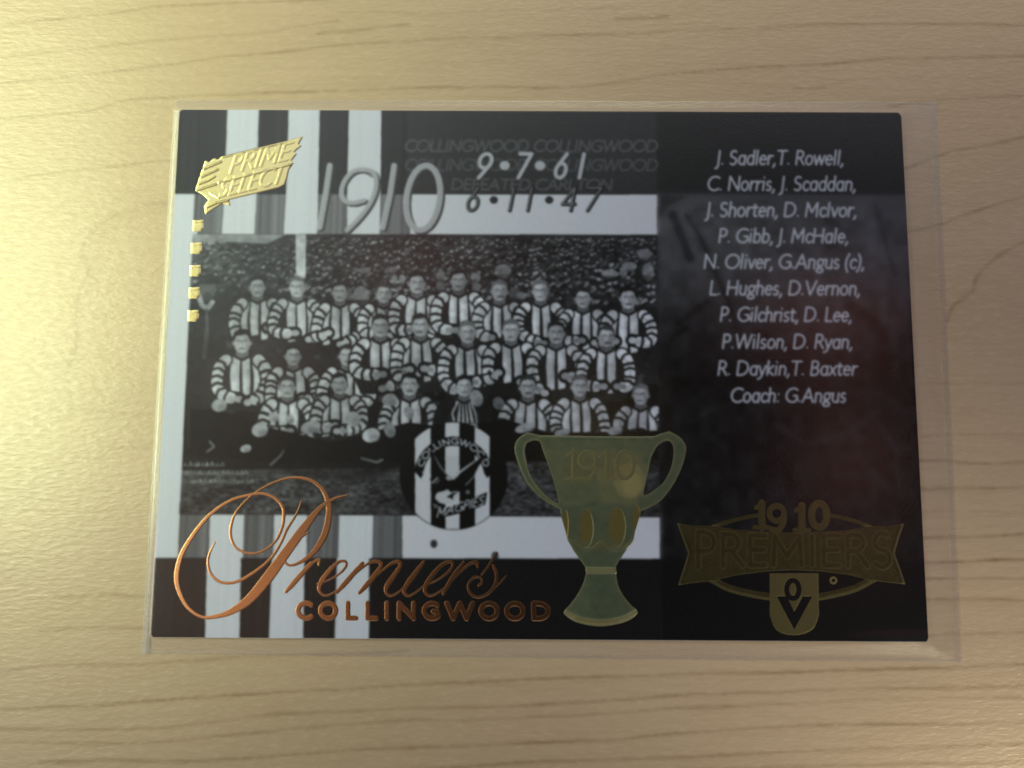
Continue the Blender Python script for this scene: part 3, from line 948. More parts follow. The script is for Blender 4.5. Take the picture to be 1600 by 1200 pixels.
# ------------------------------------------------------------------ the table top
GR = [
    ([(-80, 46), (0, 40), (83, 32), (166, 25), (240, 14), (320, 9), (500, 2), (700, -12)], 3.4, 0.55),
    ([(-80, 100), (0, 92), (120, 80), (250, 65), (390, 55), (480, 42), (533, 33)], 3.4, 0.36),
    ([(-80, 140), (0, 133), (150, 118), (250, 105), (350, 92), (450, 82), (533, 73), (630, 66), (720, 60), (800, 59), (900, 56), (1000, 53), (1066, 50), (1200, 44), (1300, 39), (1500, 38), (1680, 42)], 3.4, 0.48),
    ([(-80, 194), (0, 188), (85, 181), (150, 173), (200, 160), (265, 154), (400, 148), (533, 143), (660, 139), (780, 137), (880, 137), (950, 132), (1066, 115), (1160, 107), (1300, 100), (1400, 92), (1500, 91), (1680, 87)], 3.2, 0.60),
    ([(-80, 300), (0, 287), (60, 276), (110, 269), (180, 262), (265, 252), (330, 248)], 3.6, 0.55),
    ([(500, 54), (560, 49), (600, 45), (640, 40)], 6.5, 0.32),
    ([(533, 22), (700, 22), (780, 18), (900, 16), (1000, 10)], 3.0, 0.22),
    ([(965, 30), (1000, 29), (1045, 28)], 6.5, 0.34),
    ([(1240, 140), (1262, 139), (1290, 137)], 7.0, 0.34), ([(1290, 137), (1325, 128)], 4.0, 0.25),
    ([(1390, 166), (1420, 163), (1470, 156), (1530, 153), (1600, 150), (1680, 146)], 3.4, 0.62),
    ([(1380, 272), (1420, 262), (1460, 246), (1480, 239), (1530, 230), (1600, 214), (1680, 200)], 3.4, 0.55),
    ([(1390, 372), (1420, 363), (1470, 350), (1500, 339), (1560, 318), (1600, 308), (1680, 290)], 3.4, 0.55),
    ([(1480, 500), (1488, 480), (1505, 466), (1521, 452), (1526, 432), (1545, 412), (1560, 400), (1600, 378), (1680, 350)], 6.5, 0.36),
    ([(330, 316), (262, 318), (210, 327), (170, 345), (140, 370), (130, 398), (141, 424), (128, 450), (120, 480), (122, 530), (108, 575)], 9.0, 0.24),
    ([(262, 326), (205, 338), (160, 372), (150, 410), (140, 460)], 14.0, 0.10),
    ([(-80, 636), (60, 640), (140, 643), (240, 648)], 4.0, 0.26), ([(160, 700), (235, 702)], 4.0, 0.22),
    ([(1440, 598), (1600, 599)], 3.0, 0.22), ([(1440, 680), (1500, 677), (1600, 678), (1680, 677)], 3.2, 0.40),
    ([(1430, 720), (1470, 719), (1530, 722), (1600, 721), (1680, 722)], 4.0, 0.55), ([(1430, 763), (1500, 762), (1600, 759), (1680, 757)], 4.0, 0.50),
    ([(1430, 800), (1500, 797), (1600, 800)], 3.0, 0.25),
    ([(1430, 839), (1530, 836), (1600, 833), (1680, 830)], 4.5, 0.62), ([(1430, 877), (1480, 877), (1520, 875), (1600, 872), (1680, 870)], 4.5, 0.70),
    ([(1430, 902), (1600, 902), (1680, 903)], 4.0, 0.58), ([(1430, 936), (1500, 934), (1600, 936), (1680, 936)], 4.0, 0.58),
    ([(1440, 992), (1503, 988), (1600, 986), (1680, 984)], 4.0, 0.50),
    ([(80, 934), (150, 931), (220, 932), (300, 930)], 4.0, 0.36), ([(60, 986), (130, 981), (220, 982), (300, 980)], 5.0, 0.38),
    ([(-80, 1060), (20, 1048), (80, 1040), (200, 1040), (300, 1033), (380, 1026), (533, 1022), (640, 1018)], 4.5, 0.42),
    ([(-80, 1116), (30, 1108), (140, 1104), (220, 1097), (300, 1091), (400, 1084), (480, 1079), (533, 1077), (680, 1068), (850, 1060), (1000, 1055), (1066, 1053), (1200, 1050), (1350, 1045), (1500, 1040), (1680, 1032)], 4.0, 0.58),
    ([(-80, 1142), (0, 1140), (100, 1141), (240, 1138), (330, 1128), (430, 1117), (533, 1112), (640, 1107), (760, 1103), (850, 1100), (950, 1094), (1066, 1085), (1200, 1080), (1350, 1075), (1680, 1069)], 4.0, 0.50),
    ([(-80, 1158), (50, 1160), (150, 1162), (250, 1160), (350, 1150), (430, 1142), (533, 1132), (660, 1124), (740, 1124), (900, 1117), (1000, 1110), (1066, 1105), (1250, 1098), (1400, 1090), (1680, 1088)], 4.0, 0.38),
    ([(60, 1192), (150, 1190), (300, 1189), (400, 1184), (533, 1173), (650, 1168), (780, 1162), (950, 1155), (1066, 1145), (1250, 1132), (1400, 1130), (1680, 1127)], 4.2, 0.52),
    ([(600, 1208), (700, 1200), (800, 1192), (900, 1188), (1066, 1182), (1200, 1175), (1350, 1168), (1680, 1158)], 4.0, 0.50),
    ([(900, 1212), (1066, 1203), (1500, 1190), (1680, 1186)], 3.5, 0.4),
]
tx0, ty0, tx1, ty1 = -33.0, -24.0, 123.0, 86.0
TS = 9
tb = Canvas(tx0, ty0, tx1, ty1, TS)
grain = np.zeros_like(tb.a)
gr_r = np.random.default_rng(13)
for pts, w, a in GR:
    tb.a[:] = 0
    p = spline(pts, 14)
    p[:, 1] += np.interp(np.arange(len(p)), np.arange(0, len(p) + 9, 5), gr_r.normal(0, 0.55, len(np.arange(0, len(p) + 9, 5))))
    wv_ = 1.0 * w * np.interp(np.arange(len(p)), np.arange(0, len(p) + 9, 7), gr_r.uniform(0.55, 1.3, len(np.arange(0, len(p) + 9, 7)))) / PX
    tb.stroke(T(p), wv_, min(a * 1.08, 0.8))
    ln = gauss(tb.a, 1.15)
    sh = gauss(np.roll(tb.a, int(5 / PX * TS) + 1, 0), 6.0) * 0.35      # softer late wood on one side of each line
    grain = np.maximum(grain, ln) + sh * 0.6
grain *= 0.72 + 0.5 * noise2(tb.h, tb.w, 6, 26, 41)
# a few very faint lines everywhere
for k in range(46):
    y = ty0 + (ty1 - ty0) * (k + gr_r.random()) / 46
    xs_ = np.linspace(tx0, tx1, 30)
    tb.a[:] = 0
    tb.stroke(np.c_[xs_, y - (xs_ - 40) * 0.05 + np.cumsum(gr_r.normal(0, 0.12, 30))], 0.16, 1.0)
    grain += gauss(tb.a, 1.2) * gr_r.uniform(0.02, 0.09) * noise2(tb.h, tb.w, 30, 120, 60 + k)
grain = np.clip(grain, 0, 0.95)
inner_x = tx0 + np.arange(tb.w + 1) / TS
inner_y = ty0 + np.arange(tb.h + 1) / TS
ext = np.array([4, 12, 30, 70, 140, 230.0])
xs = np.r_[inner_x[0] - ext[::-1], inner_x, inner_x[-1] + ext]
ys = np.r_[inner_y[0] - ext[::-1], inner_y, inner_y[-1] + ext]
gv = np.pad(grain, ((0, 1), (0, 1)), mode='edge')
gv = np.pad(gv, ((6, 6), (6, 6)), mode='edge')
cells = np.ones((len(ys) - 1, len(xs) - 1), bool)
table = mesh_from_cells('tabletop', cells, xs, ys, np.zeros((len(ys), len(xs))), {'grain': gv}, m_wood)
table['kind'] = 'structure'
table['label'] = 'pale maple wood tabletop with thin brown grain lines'
table['category'] = 'table'

# ------------------------------------------------------------------ the card
Z0 = 0.07                                     # it lies on the back film of the sleeve
ZT = Z0 + TH


def empty(name, label, cat, loc=(0, 0, 0)):
    o = bpy.data.objects.new(name, None)
    o.empty_display_size = 0.01
    col.objects.link(o)
    o.location = loc
    o['label'] = label
    o['category'] = cat
    return o


card = empty('trading_card', 'black and white football trading card with team photograph, gold foil trophy and list of names', 'trading card')
RC = 0.55


def rounded(w, h, rad, n=6):
    out = []
    for cx, cy, a in ((w / 2 - rad, h / 2 - rad, 0), (-w / 2 + rad, h / 2 - rad, 90), (-w / 2 + rad, -h / 2 + rad, 180), (w / 2 - rad, -h / 2 + rad, 270)):
        out += [tuple(v) for v in ell(cx, cy, rad, rad, a, a + 90, n)]
    return out


slab('card_stock', rounded(CW - 0.03, CH - 0.03, RC), Z0, ZT - 0.012, m_stock, card)
xs = np.arange(w2 + 1) / (S / D)
ys = np.arange(h2 + 1) / (S / D)
tone_v = np.pad(lin2, ((0, 1), (0, 1)), mode='edge')
tone_v = 0.25 * (tone_v + np.roll(tone_v, 1, 0) + np.roll(tone_v, 1, 1) + np.roll(np.roll(tone_v, 1, 0), 1, 1))
tone_v[0], tone_v[:, 0] = tone_v[1], tone_v[:, 1]
cx = (xs[:-1] + xs[1:]) / 2
cy = (ys[:-1] + ys[1:]) / 2
dx = np.maximum(np.maximum(RC - cx, cx - (CW - RC)), 0)
dy = np.maximum(np.maximum(RC - cy, cy - (CH - RC)), 0)
inside_card = (dx[None, :] ** 2 + dy[:, None] ** 2) <= RC * RC
zc = np.full((h2 + 1, w2 + 1), ZT)


def printed(name, ident, parent, label=None):
    m = (id2 == ident) & inside_card
    if m.sum() < 3:
        return None
    j, i = np.nonzero(m)
    a, b, c, d = j.min(), j.max() + 1, i.min(), i.max() + 1
    o = mesh_from_cells(name, m[a:b, c:d], xs[c:d + 1], ys[a:b + 1], zc[a:b + 1, c:d + 1], {'tone': tone_v[a:b + 1, c:d + 1]}, m_print, parent)
    if label:
        o['label'] = label
    return o


border = printed('striped_border', BORDER, card)
panel = printed('dark_panel', PANEL, card)
for i in range(len(LIST)):
    printed('name_line', NAMES + i, panel)
photo = printed('team_photograph', PHOTO, card)
printed('goal_post', POST, photo)
printed('spectator', MAN, photo, 'man in a dark coat and hat with a white collar')
for i in range(NPLAY):
    printed('player', PLAYERS + i, photo, 'player in a dark blazer over a striped jersey' if (row1 + row2 + row3)[i] == (726, 604) else None)
badge = printed('club_badge', BADGE, card)
printed('emblem_bird', BIRD, badge)
printed('badge_lettering', BADGE_TEXT, badge)
printed('year_numerals', YEAR, card)
printed('score_line', SCORE_A, card, 'white score numerals')
printed('score_line', SCORE_B, card, 'dark outlined score numerals')
printed('faint_lettering', FAINT, card)


# ---- foil stampings
def foil(name, mat, draw, bounds, height=0.028, soft=1.6, parent=None, S_=26, emboss=None, thr=0.5, tones=None, tone_blur=2.0, warm=None, mottle=0.07):
    """draw(cv) fills the outline with 1, emboss(cv) fills raised or sunk detail (+/-), tones(cv) paints two tones, glints and reflections included"""
    p = T(bounds)
    cv = Canvas(p[:, 0].min() - 0.4, p[:, 1].min() - 0.4, p[:, 0].max() + 0.4, p[:, 1].max() + 0.4, S_)
    draw(cv)
    m = cv.a > thr
    z = gauss(m.astype(np.float32), soft) * height
    if emboss:
        e = Canvas(cv.x0, cv.y0, cv.x0 + cv.w / S_, cv.y0 + cv.h / S_, S_)
        emboss(e)
        z = z + gauss(e.a[:cv.h, :cv.w], 1.3) * height
    tn = np.full(m.shape, 0.75, np.float32)
    if tones:
        e = Canvas(cv.x0, cv.y0, cv.x0 + cv.w / S_, cv.y0 + cv.h / S_, S_, 0.6)
        tones(e)
        tn = gauss(e.a[:cv.h, :cv.w], tone_blur)
        tn = np.clip(tn + mottle * (noise2(cv.h, cv.w, 2.2, 2.2, 5) - 0.5 + 0.8 * (noise2(cv.h, cv.w, 16, 20, 6) - 0.5)), 0, 1)
    wm = np.zeros(m.shape, np.float32)
    if warm:
        e = Canvas(cv.x0, cv.y0, cv.x0 + cv.w / S_, cv.y0 + cv.h / S_, S_)
        warm(e)
        wm = gauss(e.a[:cv.h, :cv.w], 4)
    zz = np.pad(z, ((0, 1), (0, 1)), mode='edge') + ZT + 0.012
    x_ = cv.x0 + np.arange(cv.w + 1) / S_
    y_ = cv.y0 + np.arange(cv.h + 1) / S_
    return mesh_from_cells(name, m, x_, y_, zz, {'tone': np.pad(tn, ((0, 1), (0, 1)), mode='edge'), 'warm': np.pad(wm, ((0, 1), (0, 1)), mode='edge')}, mat, parent or card, True)


def pen(cv, rows, closed=False, sc=1.0):
    q = spline(rows, 9)
    cv.stroke(T(q[:, :2]), q[:, 2] * sc / PX, 1.0)


SCRIPT = [
    [(545, 773, 3), (526, 778, 5), (511, 786, 7), (497, 798, 10), (475, 826, 16), (447, 864, 18), (420, 901, 20), (392, 934, 17), (365, 953, 12), (343, 961, 8), (318, 963, 5.5), (296, 949, 6.5), (282, 924, 8), (278, 899, 9), (285, 868, 8.5), (302, 838, 7.5), (329, 805, 6.5), (360, 783, 5.5), (387, 774, 5), (412, 771, 5), (431, 778, 5), (443, 791, 5.5), (445, 808, 5.5), (441, 827, 5), (431, 846, 4.5), (412, 860, 4.2), (392, 864, 4.2), (373, 857, 4.4), (364, 844, 4.8), (362, 827, 5), (368, 805, 4.2), (382, 786, 3.8), (403, 768, 3.6), (431, 753, 3.8), (459, 746, 4.4), (486, 750, 5.4), (505, 764, 7), (514, 784, 9.5), (515, 806, 11.5), (508, 835, 12), (491, 862, 9.5), (469, 878, 6), (453, 882, 4.5), (446, 874, 4), (449, 860, 3.5), (461, 845, 3.6), (475, 837, 3.2), (485, 830, 2)],
    [(473, 781, 2), (465, 802, 4), (450, 826, 5), (440, 848, 5), (425, 871, 5), (403, 890, 5.5), (376, 906, 5.5), (354, 910, 5), (337, 903, 5), (328, 888, 4.8), (328, 868, 4), (338, 846, 2.2)],
    [(487, 879, 7), (472, 896, 9), (458, 912, 9), (448, 923, 6)],
    [(462, 908, 3), (480, 890, 4), (492, 877, 5.5), (500, 874, 6), (499, 882, 4)],
    [(497, 911, 3), (512, 906, 3), (530, 896, 4), (541, 884, 5), (540, 876, 5), (530, 877, 6), (516, 890, 8.5), (503, 908, 9), (500, 922, 6), (510, 929, 4), (527, 921, 3), (545, 905, 3)],
    [(567, 879, 7), (552, 896, 9), (538, 912, 9), (527, 924, 6)],
    [(541, 909, 3), (562, 890, 3.6), (578, 878, 5), (590, 876, 6), (596, 882, 7), (584, 900, 9), (572, 914, 9), (562, 925, 6)],
    [(578, 908, 3), (598, 890, 3.6), (612, 879, 5), (622, 876, 6), (626, 882, 7), (616, 898, 9), (605, 914, 9), (604, 925, 6), (612, 929, 4), (626, 921, 3), (640, 906, 3)],
    [(662, 877, 6), (650, 893, 9), (636, 912, 9), (632, 924, 7), (639, 929, 4), (652, 922, 3), (664, 912, 3)],
    [(664, 912, 3), (680, 906, 3), (698, 894, 4), (707, 883, 5), (704, 876, 5), (692, 880, 6), (678, 894, 8), (667, 910, 8.5), (664, 923, 6), (673, 929, 4), (689, 921, 3), (704, 908, 3), (716, 893, 3)],
    [(724, 877, 5), (712, 893, 7.5), (700, 912, 7.5), (692, 926, 5)],
    [(702, 909, 3), (720, 891, 3.6), (734, 879, 5), (744, 877, 6), (746, 884, 4)],
    [(752, 896, 3), (762, 884, 4), (772, 868, 4), (776, 862, 3)],
    [(770, 882, 4), (775, 896, 5.5), (773, 912, 6), (762, 925, 5), (748, 931, 4.5), (736, 927, 4.5), (731, 914, 4.5), (738, 902, 4), (748, 900, 4), (753, 907, 4), (747, 913, 3.5)],
    [(764, 922, 3), (778, 911, 3), (790, 898, 2.5)],
]


def draw_script(cv):
    for s in SCRIPT:
        pen(cv, s, sc=0.84)


foil('script_lettering', m_gold_red_refl, draw_script, [(260, 735), (810, 735), (810, 985), (260, 985)], 0.022, 1.0)


def letters(cv, items, base, cap, w, slant=0.0):
    for ch, a, b in items:
        st, W = text_strokes(ch)
        al = np.vstack(st)
        lo, hi = al[:, 0].min(), al[:, 0].max()
        k = (b - a - w) / (hi - lo) if hi - lo > 0.05 else 0.0
        for q in st:
            cv.stroke(T(np.c_[a + w / 2 + (q[:, 0] - lo) * k + q[:, 1] * slant * cap, base - w / 2 - q[:, 1] * (cap - w)]), w / PX, 1.0)


CLUB = [('C', 463, 491), ('O', 498, 529), ('L', 540, 560), ('L', 571, 592), ('I', 601, 608.5), ('N', 620, 650), ('G', 659, 689), ('W', 694, 742), ('O', 747, 780), ('O', 787, 820), ('D', 829, 859)]
foil('foil_lettering', m_gold_red_refl, lambda cv: letters(cv, CLUB, 968, 31, 7.6), [(455, 930), (865, 930), (865, 975), (455, 975)], 0.024, 1.1)

# trophy cup
CUP = np.vstack([
    [(824, 675), (833, 677), (843, 679.5), (930, 681), (1019, 681), (1030, 677), (1044, 673)],
    spline([(1044, 673), (1060, 682), (1070, 696), (1068, 714), (1060, 737), (1046, 762), (1030, 781), (1014, 791), (1000, 797)], 5),
    [(997, 810), (987, 843), (975, 860), (965, 875), (960.5, 884), (962, 893)],
    spline([(961, 896), (964, 912), (972, 928), (984, 943), (993, 951), (992, 958), (975, 969), (937, 976), (900, 970), (881, 958), (881, 951), (890, 941), (901, 926), (910, 908), (914, 894)], 5),
    [(913, 884), (905, 873), (896, 860), (886, 843), (877, 810), (874, 795)],
    spline([(873, 794), (855, 784), (838, 771), (822, 752), (811, 728), (804, 704), (806, 690), (814, 681), (824, 675)], 5),
])
HOLE_L = spline([(823, 692), (833, 688), (843, 690), (848, 704), (857, 728), (866, 756), (872, 784), (860, 779), (844, 764), (829, 742), (822, 718), (820, 702), (823, 692)], 5)
HOLE_R = spline([(1034, 690), (1043, 688), (1050, 696), (1050, 714), (1045, 734), (1034, 753), (1018, 766), (1004, 772), (1007, 755), (1012, 733), (1016, 714), (1025, 697), (1034, 690)], 5)


def draw_cup(cv):
    cv.poly(T(CUP), 1.0)
    cv.poly(T(HOLE_L), 0.0)
    cv.poly(T(HOLE_R), 0.0)


def cup_emboss(cv):
    for h in (HOLE_L, HOLE_R):
        cv.stroke(T(h), 4 / PX, 0.5)
    for x, y, rx, ry in ((915, 824, 11, 30), (963, 822, 13, 31), (993, 812, 6, 24), (882, 818, 5, 24)):
        cv.poly(T(ell(x, y, rx, ry)), -0.8)
    cv.stroke(T(spline([(886, 842), (900, 846), (912, 856), (925, 856), (938, 846), (952, 856), (968, 857), (980, 850), (988, 841)], 6)), 4 / PX, 0.6)
    cv.poly(T([(913, 885), (961, 885), (961.5, 894), (913, 894)]), 0.8)
    cv.stroke(T(spline([(882, 955), (905, 965), (937, 969), (968, 965), (992, 954)], 6)), 7 / PX, 0.7)
    cv.stroke(T([(843, 684), (1019, 685)]), 5 / PX, 0.3)


def cup_tone(cv):  # rim light and the lighter reflection patch are painted as tone
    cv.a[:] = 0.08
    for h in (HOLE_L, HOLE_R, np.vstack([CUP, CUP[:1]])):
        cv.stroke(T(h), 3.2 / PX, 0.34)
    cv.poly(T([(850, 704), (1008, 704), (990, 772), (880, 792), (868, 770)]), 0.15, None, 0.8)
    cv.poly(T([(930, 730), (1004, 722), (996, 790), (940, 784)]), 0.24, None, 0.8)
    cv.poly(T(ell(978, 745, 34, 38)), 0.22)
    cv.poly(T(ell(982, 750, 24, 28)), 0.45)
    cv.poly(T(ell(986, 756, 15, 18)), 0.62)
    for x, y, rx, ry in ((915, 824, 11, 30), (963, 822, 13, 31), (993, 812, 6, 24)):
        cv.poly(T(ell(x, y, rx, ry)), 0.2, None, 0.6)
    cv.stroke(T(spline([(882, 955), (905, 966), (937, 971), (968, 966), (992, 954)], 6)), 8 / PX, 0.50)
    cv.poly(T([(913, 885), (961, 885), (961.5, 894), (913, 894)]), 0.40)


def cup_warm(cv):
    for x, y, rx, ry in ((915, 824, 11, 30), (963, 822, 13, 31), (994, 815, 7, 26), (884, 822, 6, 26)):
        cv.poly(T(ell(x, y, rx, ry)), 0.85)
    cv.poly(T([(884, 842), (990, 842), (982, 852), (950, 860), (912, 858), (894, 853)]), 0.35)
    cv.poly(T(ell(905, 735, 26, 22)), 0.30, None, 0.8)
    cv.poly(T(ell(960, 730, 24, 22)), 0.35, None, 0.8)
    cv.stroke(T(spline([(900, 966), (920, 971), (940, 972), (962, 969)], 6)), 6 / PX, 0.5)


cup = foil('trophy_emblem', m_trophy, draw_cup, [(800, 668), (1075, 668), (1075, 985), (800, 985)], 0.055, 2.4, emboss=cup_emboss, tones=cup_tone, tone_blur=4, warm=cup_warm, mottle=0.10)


def serif(cv, ch, x, base, cap, w):
    wd = cap * 0.30
    if ch == '1':
        cv.stroke(T([(x + wd, base - cap), (x + wd, base)]), w / PX, 1.0)
        cv.stroke(T([(x + wd * 0.2, base - cap * 0.8), (x + wd, base - cap + 1)]), w * 0.6 / PX, 1.0)
        cv.stroke(T([(x, base), (x + wd * 2, base)]), w * 0.6 / PX, 1.0)
    elif ch == '9':
        cv.stroke(T(ell(x + wd, base - cap * 0.68, wd, cap * 0.31)), w * 0.8 / PX, 1.0)
        cv.stroke(T(spline([(x + wd * 2, base - cap * 0.68), (x + wd * 1.9, base - cap * 0.3), (x + wd * 1.2, base), (x + wd * 0.3, base - 1)], 6)), w * 0.8 / PX, 1.0)
    else:
        cv.stroke(T(ell(x + wd, base - cap * 0.5, wd * 1.05, cap * 0.49)), w / PX, 1.0)


ZS = ZT
ZT += 0.052


def cup_year(cv):
    for ch, x in (('1', 882), ('9', 904), ('1', 934), ('0', 962)):
        serif(cv, ch, x, 747, 43, 6)


foil('trophy_numerals', m_trophy, cup_year, [(875, 698), (995, 698), (995, 752), (875, 752)], 0.045, 1.4, parent=cup, tones=lambda cv: cv.a.fill(0.24), warm=lambda cv: cv.a.fill(0.35))
ZT = ZS

# premiership crest
BAN = [(1056, 816), (1085, 820), (1112, 820), (1150, 826), (1200, 829), (1236, 830), (1275, 829), (1318, 826), (1351, 820), (1380, 820), (1408, 816), (1400, 838), (1393, 862), (1402, 886), (1410, 910), (1384, 907), (1358, 904),
       (1320, 895), (1280, 890), (1236, 888), (1195, 890), (1150, 896), (1110, 905), (1083, 908), (1057, 912), (1065, 888), (1073, 862), (1064, 838)]


def draw_crest(cv):
    cv.poly(T(BAN), 1.0)
    cv.stroke(T(spline([(1108, 902), (1135, 916), (1170, 925), (1205, 930), (1236, 931), (1270, 930), (1300, 925), (1332, 916), (1361, 901)], 8)), 11 / PX, 1.0)
    cv.poly(T([(1202, 896), (1272, 896), (1272, 960), (1202, 960)]), 0.0)
    cv.stroke(T(spline([(1112, 821), (1140, 812), (1165, 806), (1190, 802)], 6)), 6 / PX, 1.0)
    cv.stroke(T(spline([(1284, 802), (1308, 806), (1332, 812), (1356, 821)], 6)), 6 / PX, 1.0)


def crest_tone(cv):
    cv.a[:] = 0.10
    cv.stroke(T(np.vstack([BAN, BAN[:1]])), 3 / PX, 0.55)
    cv.stroke(T(np.vstack([np.array(BAN) * 0.965 + np.array([1233, 862]) * 0.035])), 1.6 / PX, 0.0)
    cv.stroke(T(spline([(1108, 905), (1135, 919), (1170, 928), (1205, 934), (1236, 936), (1270, 934), (1300, 928), (1332, 919), (1361, 904)], 8)), 3 / PX, 0.45)


crest = foil('premiership_crest', m_crest, draw_crest, [(1050, 800), (1415, 800), (1415, 940), (1050, 940)], 0.030, 2.0,
             tones=crest_tone, tone_blur=1.6)
ZT += 0.022


def crest_words(cv, wid=10.5):
    st, W = text_strokes('PREMIERS', 0.10)
    for q in st:
        f = q[:, 0] / W
        big_ = 1 + 0.16 * (2 * f - 1) ** 2 * 1.6
        px = 1084 + f * 306
        cy_ = 860 - 2 + 4 * (2 * f - 1) ** 2
        cv.stroke(T(np.c_[px, cy_ + 22 - q[:, 1] * 44 * big_]), wid / PX, 1.0)


def words_tone(cv):  # glint on the embossed letter edges, painted as a lighter tone
    k = Canvas(cv.x0, cv.y0, cv.x0 + cv.w / cv.S, cv.y0 + cv.h / cv.S, cv.S)
    crest_words(k, 6.0)
    edge = gauss(k.a, 1.2)
    cv.a[:] = np.clip(0.25 - 0.26 * edge[:cv.h, :cv.w], 0.07, 0.22)


foil('crest_lettering', m_crest, crest_words, [(1078, 826), (1396, 826), (1396, 900), (1078, 900)], 0.022, 1.6, parent=crest, tones=words_tone, tone_blur=1.0)


def crest_year(cv):
    for ch, x, b in (('1', 1176, 822), ('9', 1199, 826), ('1', 1238, 826), ('0', 1265, 822)):
        serif(cv, ch, x, b, 38, 11)


foil('crest_numerals', m_crest, crest_year, [(1165, 775), (1305, 775), (1305, 835), (1165, 835)], 0.026, 1.6, parent=crest, tones=lambda cv: cv.a.fill(0.18))


def draw_shield(cv):
    cv.poly(T(np.vstack([[(1199, 893), (1275, 893), (1275.5, 958)], spline([(1275.5, 958), (1268, 977), (1254, 986), (1236, 989), (1218, 986), (1206, 977), (1199, 958)], 6)])), 1.0)
    cv.stroke(T(ell(1235, 918, 9.5, 14, n=40)), 7.5 / PX, 0.0)
    cv.poly(T([(1210, 929), (1226, 929), (1237, 953), (1250, 929), (1265, 929), (1237, 980)]), 0.0)


foil('shield', m_crest, draw_shield, [(1195, 890), (1280, 890), (1280, 992), (1195, 992)], 0.026, 1.5, parent=crest, tones=lambda cv: cv.a.fill(0.42))
foil('foil_dot', m_crest, lambda cv: cv.stroke(T(ell(1298, 904, 4.5, 4.5, n=24)), 3 / PX, 1.0), [(1290, 896), (1306, 896), (1306, 912), (1290, 912)], 0.02, 1.2, parent=crest)
ZT = ZS

# maker's logo, a swept gold flag with two words
LOGO = [(309, 301), (315, 283), (321, 266), (325, 254), (331, 257), (339, 250), (344, 253), (352, 247), (451, 223), (477, 216), (470, 229), (475, 231), (463, 241), (467, 244), (459, 254), (462, 258), (455, 268), (452, 281), (448, 292), (440, 296), (404, 305), (362, 315), (364, 324), (352, 321), (340, 328), (325, 338), (323, 325), (330, 315), (320, 306)]


def logo_emboss(cv):
    for s, a, b, y, cap in (('PRIME', 362, 462, 274, 25), ('SELECT', 345, 452, 311, 25)):
        st, W = text_strokes(s, 0.08)
        for q in st:
            px = a + (b - a - 8) * q[:, 0] / W + q[:, 1] * 9
            py = y - q[:, 1] * cap - (px - a) * 0.235
            cv.stroke(T(np.c_[px, py]), 4.4 / PX, 0.46)
    cv.stroke(T([(346, 289), (458, 260)]), 2.6 / PX, 0.8)
    for pts in ([(322, 268), (336, 262), (350, 256)], [(318, 280), (332, 274), (345, 268)], [(314, 291), (328, 286), (340, 279)], [(311, 301), (326, 296), (342, 291)], [(327, 327), (342, 320), (360, 316)], [(333, 305), (346, 312)]):
        cv.stroke(T(pts), 3 / PX, 0.9)
    cv.stroke(T([(352, 249), (452, 225)]), 3 / PX, 0.7)


foil('foil_logo', m_gold, lambda cv: cv.poly(T(LOGO), 1.0), [(305, 212), (480, 212), (480, 342), (305, 342)], 0.044, 2.0, emboss=logo_emboss)
for x, y in ((313, 355), (310.5, 390), (308.5, 425), (307, 459.5), (305, 495)):
    foil('foil_square', m_gold, lambda cv: cv.poly(T([(x - 8, y - 8), (x + 9, y - 9), (x + 9, y + 4), (x + 5, y + 9), (x - 9, y + 8.5)]), 1.0), [(x - 12, y - 12), (x + 12, y - 12), (x + 12, y + 12), (x - 12, y + 12)], 0.055, 3.0,
         emboss=lambda cv: cv.poly(T([(x - 8, y - 4), (x + 9, y - 5), (x + 9, y + 9), (x - 9, y + 9)]), -0.35))

# ------------------------------------------------------------------ the clear sleeve
sleeve = empty('card_sleeve', 'clear plastic penny sleeve around the card with a shiny left fold', 'card sleeve')
SL = T([(276, 158), (1464, 160), (1501, 1033), (221, 1021)])         # corners: tl, tr, br, bl
NX, NY = 300, 220


def film(name, z_of, parent, haze_of=None, nx=NX, ny=NY):
    u = np.linspace(0, 1, nx + 1)[None, :]
    v = np.linspace(0, 1, ny + 1)[:, None]
    X_ = (SL[0, 0] * (1 - u) + SL[1, 0] * u) * (1 - v) + (SL[3, 0] * (1 - u) + SL[2, 0] * u) * v
    Y_ = (SL[0, 1] * (1 - u) + SL[1, 1] * u) * (1 - v) + (SL[3, 1] * (1 - u) + SL[2, 1] * u) * v
    Z_ = z_of(X_, Y_, u + 0 * v, v + 0 * u)
    hz = haze_of(X_, Y_, u + 0 * v, v + 0 * u) if haze_of is not None else np.full_like(X_, 0.02)
    co = np.stack([(X_ - CW / 2) * MM, (CH / 2 - Y_) * MM, Z_ * MM], -1).reshape(-1, 3)
    idx = np.arange((nx + 1) * (ny + 1)).reshape(ny + 1, nx + 1)
    q = np.stack([idx[:-1, :-1], idx[1:, :-1], idx[1:, 1:], idx[:-1, 1:]], -1).reshape(-1, 4)
    me = bpy.data.meshes.new(name)
    me.from_pydata(co.tolist(), [], q.tolist())
    me.polygons.foreach_set('use_smooth', np.ones(len(q), bool))
    at = me.attributes.new('haze', 'FLOAT', 'POINT')
    at.data.foreach_set('value', np.ascontiguousarray(hz.ravel(), np.float32))
    me.materials.append(m_film)
    ob = bpy.data.objects.new(name, me)
    col.objects.link(ob)
    ob.parent = parent
    return ob


def sdist(x, y):
    """mm outside the card's outline (0 inside)"""
    ax = np.maximum(np.maximum(-x, x - CW), 0)
    ay = np.maximum(np.maximum(-y, y - CH), 0)
    return np.hypot(ax, ay)


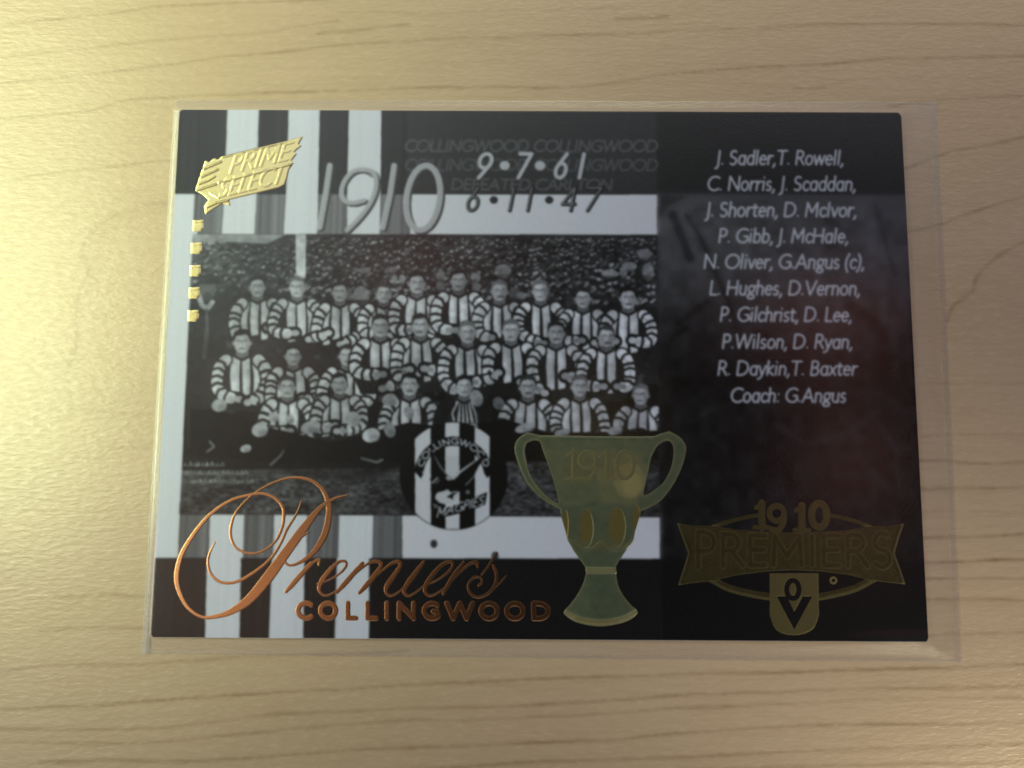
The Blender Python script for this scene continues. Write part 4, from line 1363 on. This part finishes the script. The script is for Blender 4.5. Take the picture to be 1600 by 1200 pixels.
wr = np.random.default_rng(17)
WAVES = [(wr.uniform(0.12, 0.5), wr.uniform(0, 6.28), wr.uniform(0, 6.28), wr.uniform(0.003, 0.009)) for _ in range(9)]


def front_z(x, y, u, v):
    d = sdist(x, y)
    z = 0.11 + (ZT + 0.075 - 0.11) * np.exp(-(d / 1.15) ** 2)
    for k, a, p, amp in WAVES:
        z = z + amp * np.sin(k * (x * math.cos(a) + y * math.sin(a)) + p) * (0.4 + np.clip(d, 0, 1.5))
    # a loose pucker at the lower right corner
    z = z + 0.16 * np.exp(-(((x - 90.5) / 1.6) ** 2 + ((y - 64.3) / 0.9) ** 2)) + 0.10 * np.exp(-(((x - 86) / 4.0) ** 2 + ((y - 62.9) / 0.5) ** 2))
    return np.maximum(z, 0.09)


film('back_film', lambda x, y, u, v: 0.035 + 0 * x, sleeve, nx=2, ny=2)
film('front_film', front_z, sleeve, lambda x, y, u, v: 0.002 + 0.042 * np.clip(sdist(x, y) / 1.2, 0, 1))


def seam(a, b, wid, hgt, haze, ends=(1, 1)):
    """a welded, rounded edge along one side of the sleeve"""
    a, b = np.array(a), np.array(b)
    d = (b - a) / np.hypot(*(b - a))
    nrm = np.array([-d[1], d[0]])
    N, M_ = 120, 10
    vs, hz = [], []
    r_ = np.random.default_rng(int(abs(a[0] * 7 + b[1])) + 3)
    wob = np.interp(np.arange(N + 1), np.arange(0, N + 20, 6), r_.normal(0, 0.05, len(np.arange(0, N + 20, 6))))
    for i in range(N + 1):
        c = a + (b - a) * i / N
        k = (0.8 + wob[i])
        for j in range(M_ + 1):
            t = j / M_ * math.pi
            p = c + nrm * math.cos(t) * wid / 2 * k
            vs.append(((p[0] - CW / 2) * MM, (CH / 2 - p[1]) * MM, (0.03 + math.sin(t) * hgt * k + wob[i] * 0.1) * MM))
            hz.append(haze)
    idx = np.arange((N + 1) * (M_ + 1)).reshape(N + 1, M_ + 1)
    q = np.stack([idx[:-1, :-1], idx[1:, :-1], idx[1:, 1:], idx[:-1, 1:]], -1).reshape(-1, 4)
    me = bpy.data.meshes.new('seam')
    me.from_pydata(vs, [], q.tolist())
    me.polygons.foreach_set('use_smooth', np.ones(len(q), bool))
    at = me.attributes.new('haze', 'FLOAT', 'POINT')
    at.data.foreach_set('value', np.array(hz, np.float32))
    me.materials.append(m_seam)
    ob = bpy.data.objects.new('seam', me)
    col.objects.link(ob)
    ob.parent = sleeve
    return ob


tl, tr, br, bl = SL
seam(tl + [0.45, 1.5], bl + [0.45, 0], 1.15, 0.30, 0.24)  # extra white haze stands in for the highlight along the left fold
seam(tr + [-0.5, 0.0], br + [-0.5, 0.0], 0.9, 0.10, 0.035)
seam(bl + [0, -0.2], br + [0, -0.2], 0.5, 0.09, 0.04)
seam(tl + [0.3, 0.1], tr + [-0.2, 0.1], 0.35, 0.08, 0.03)
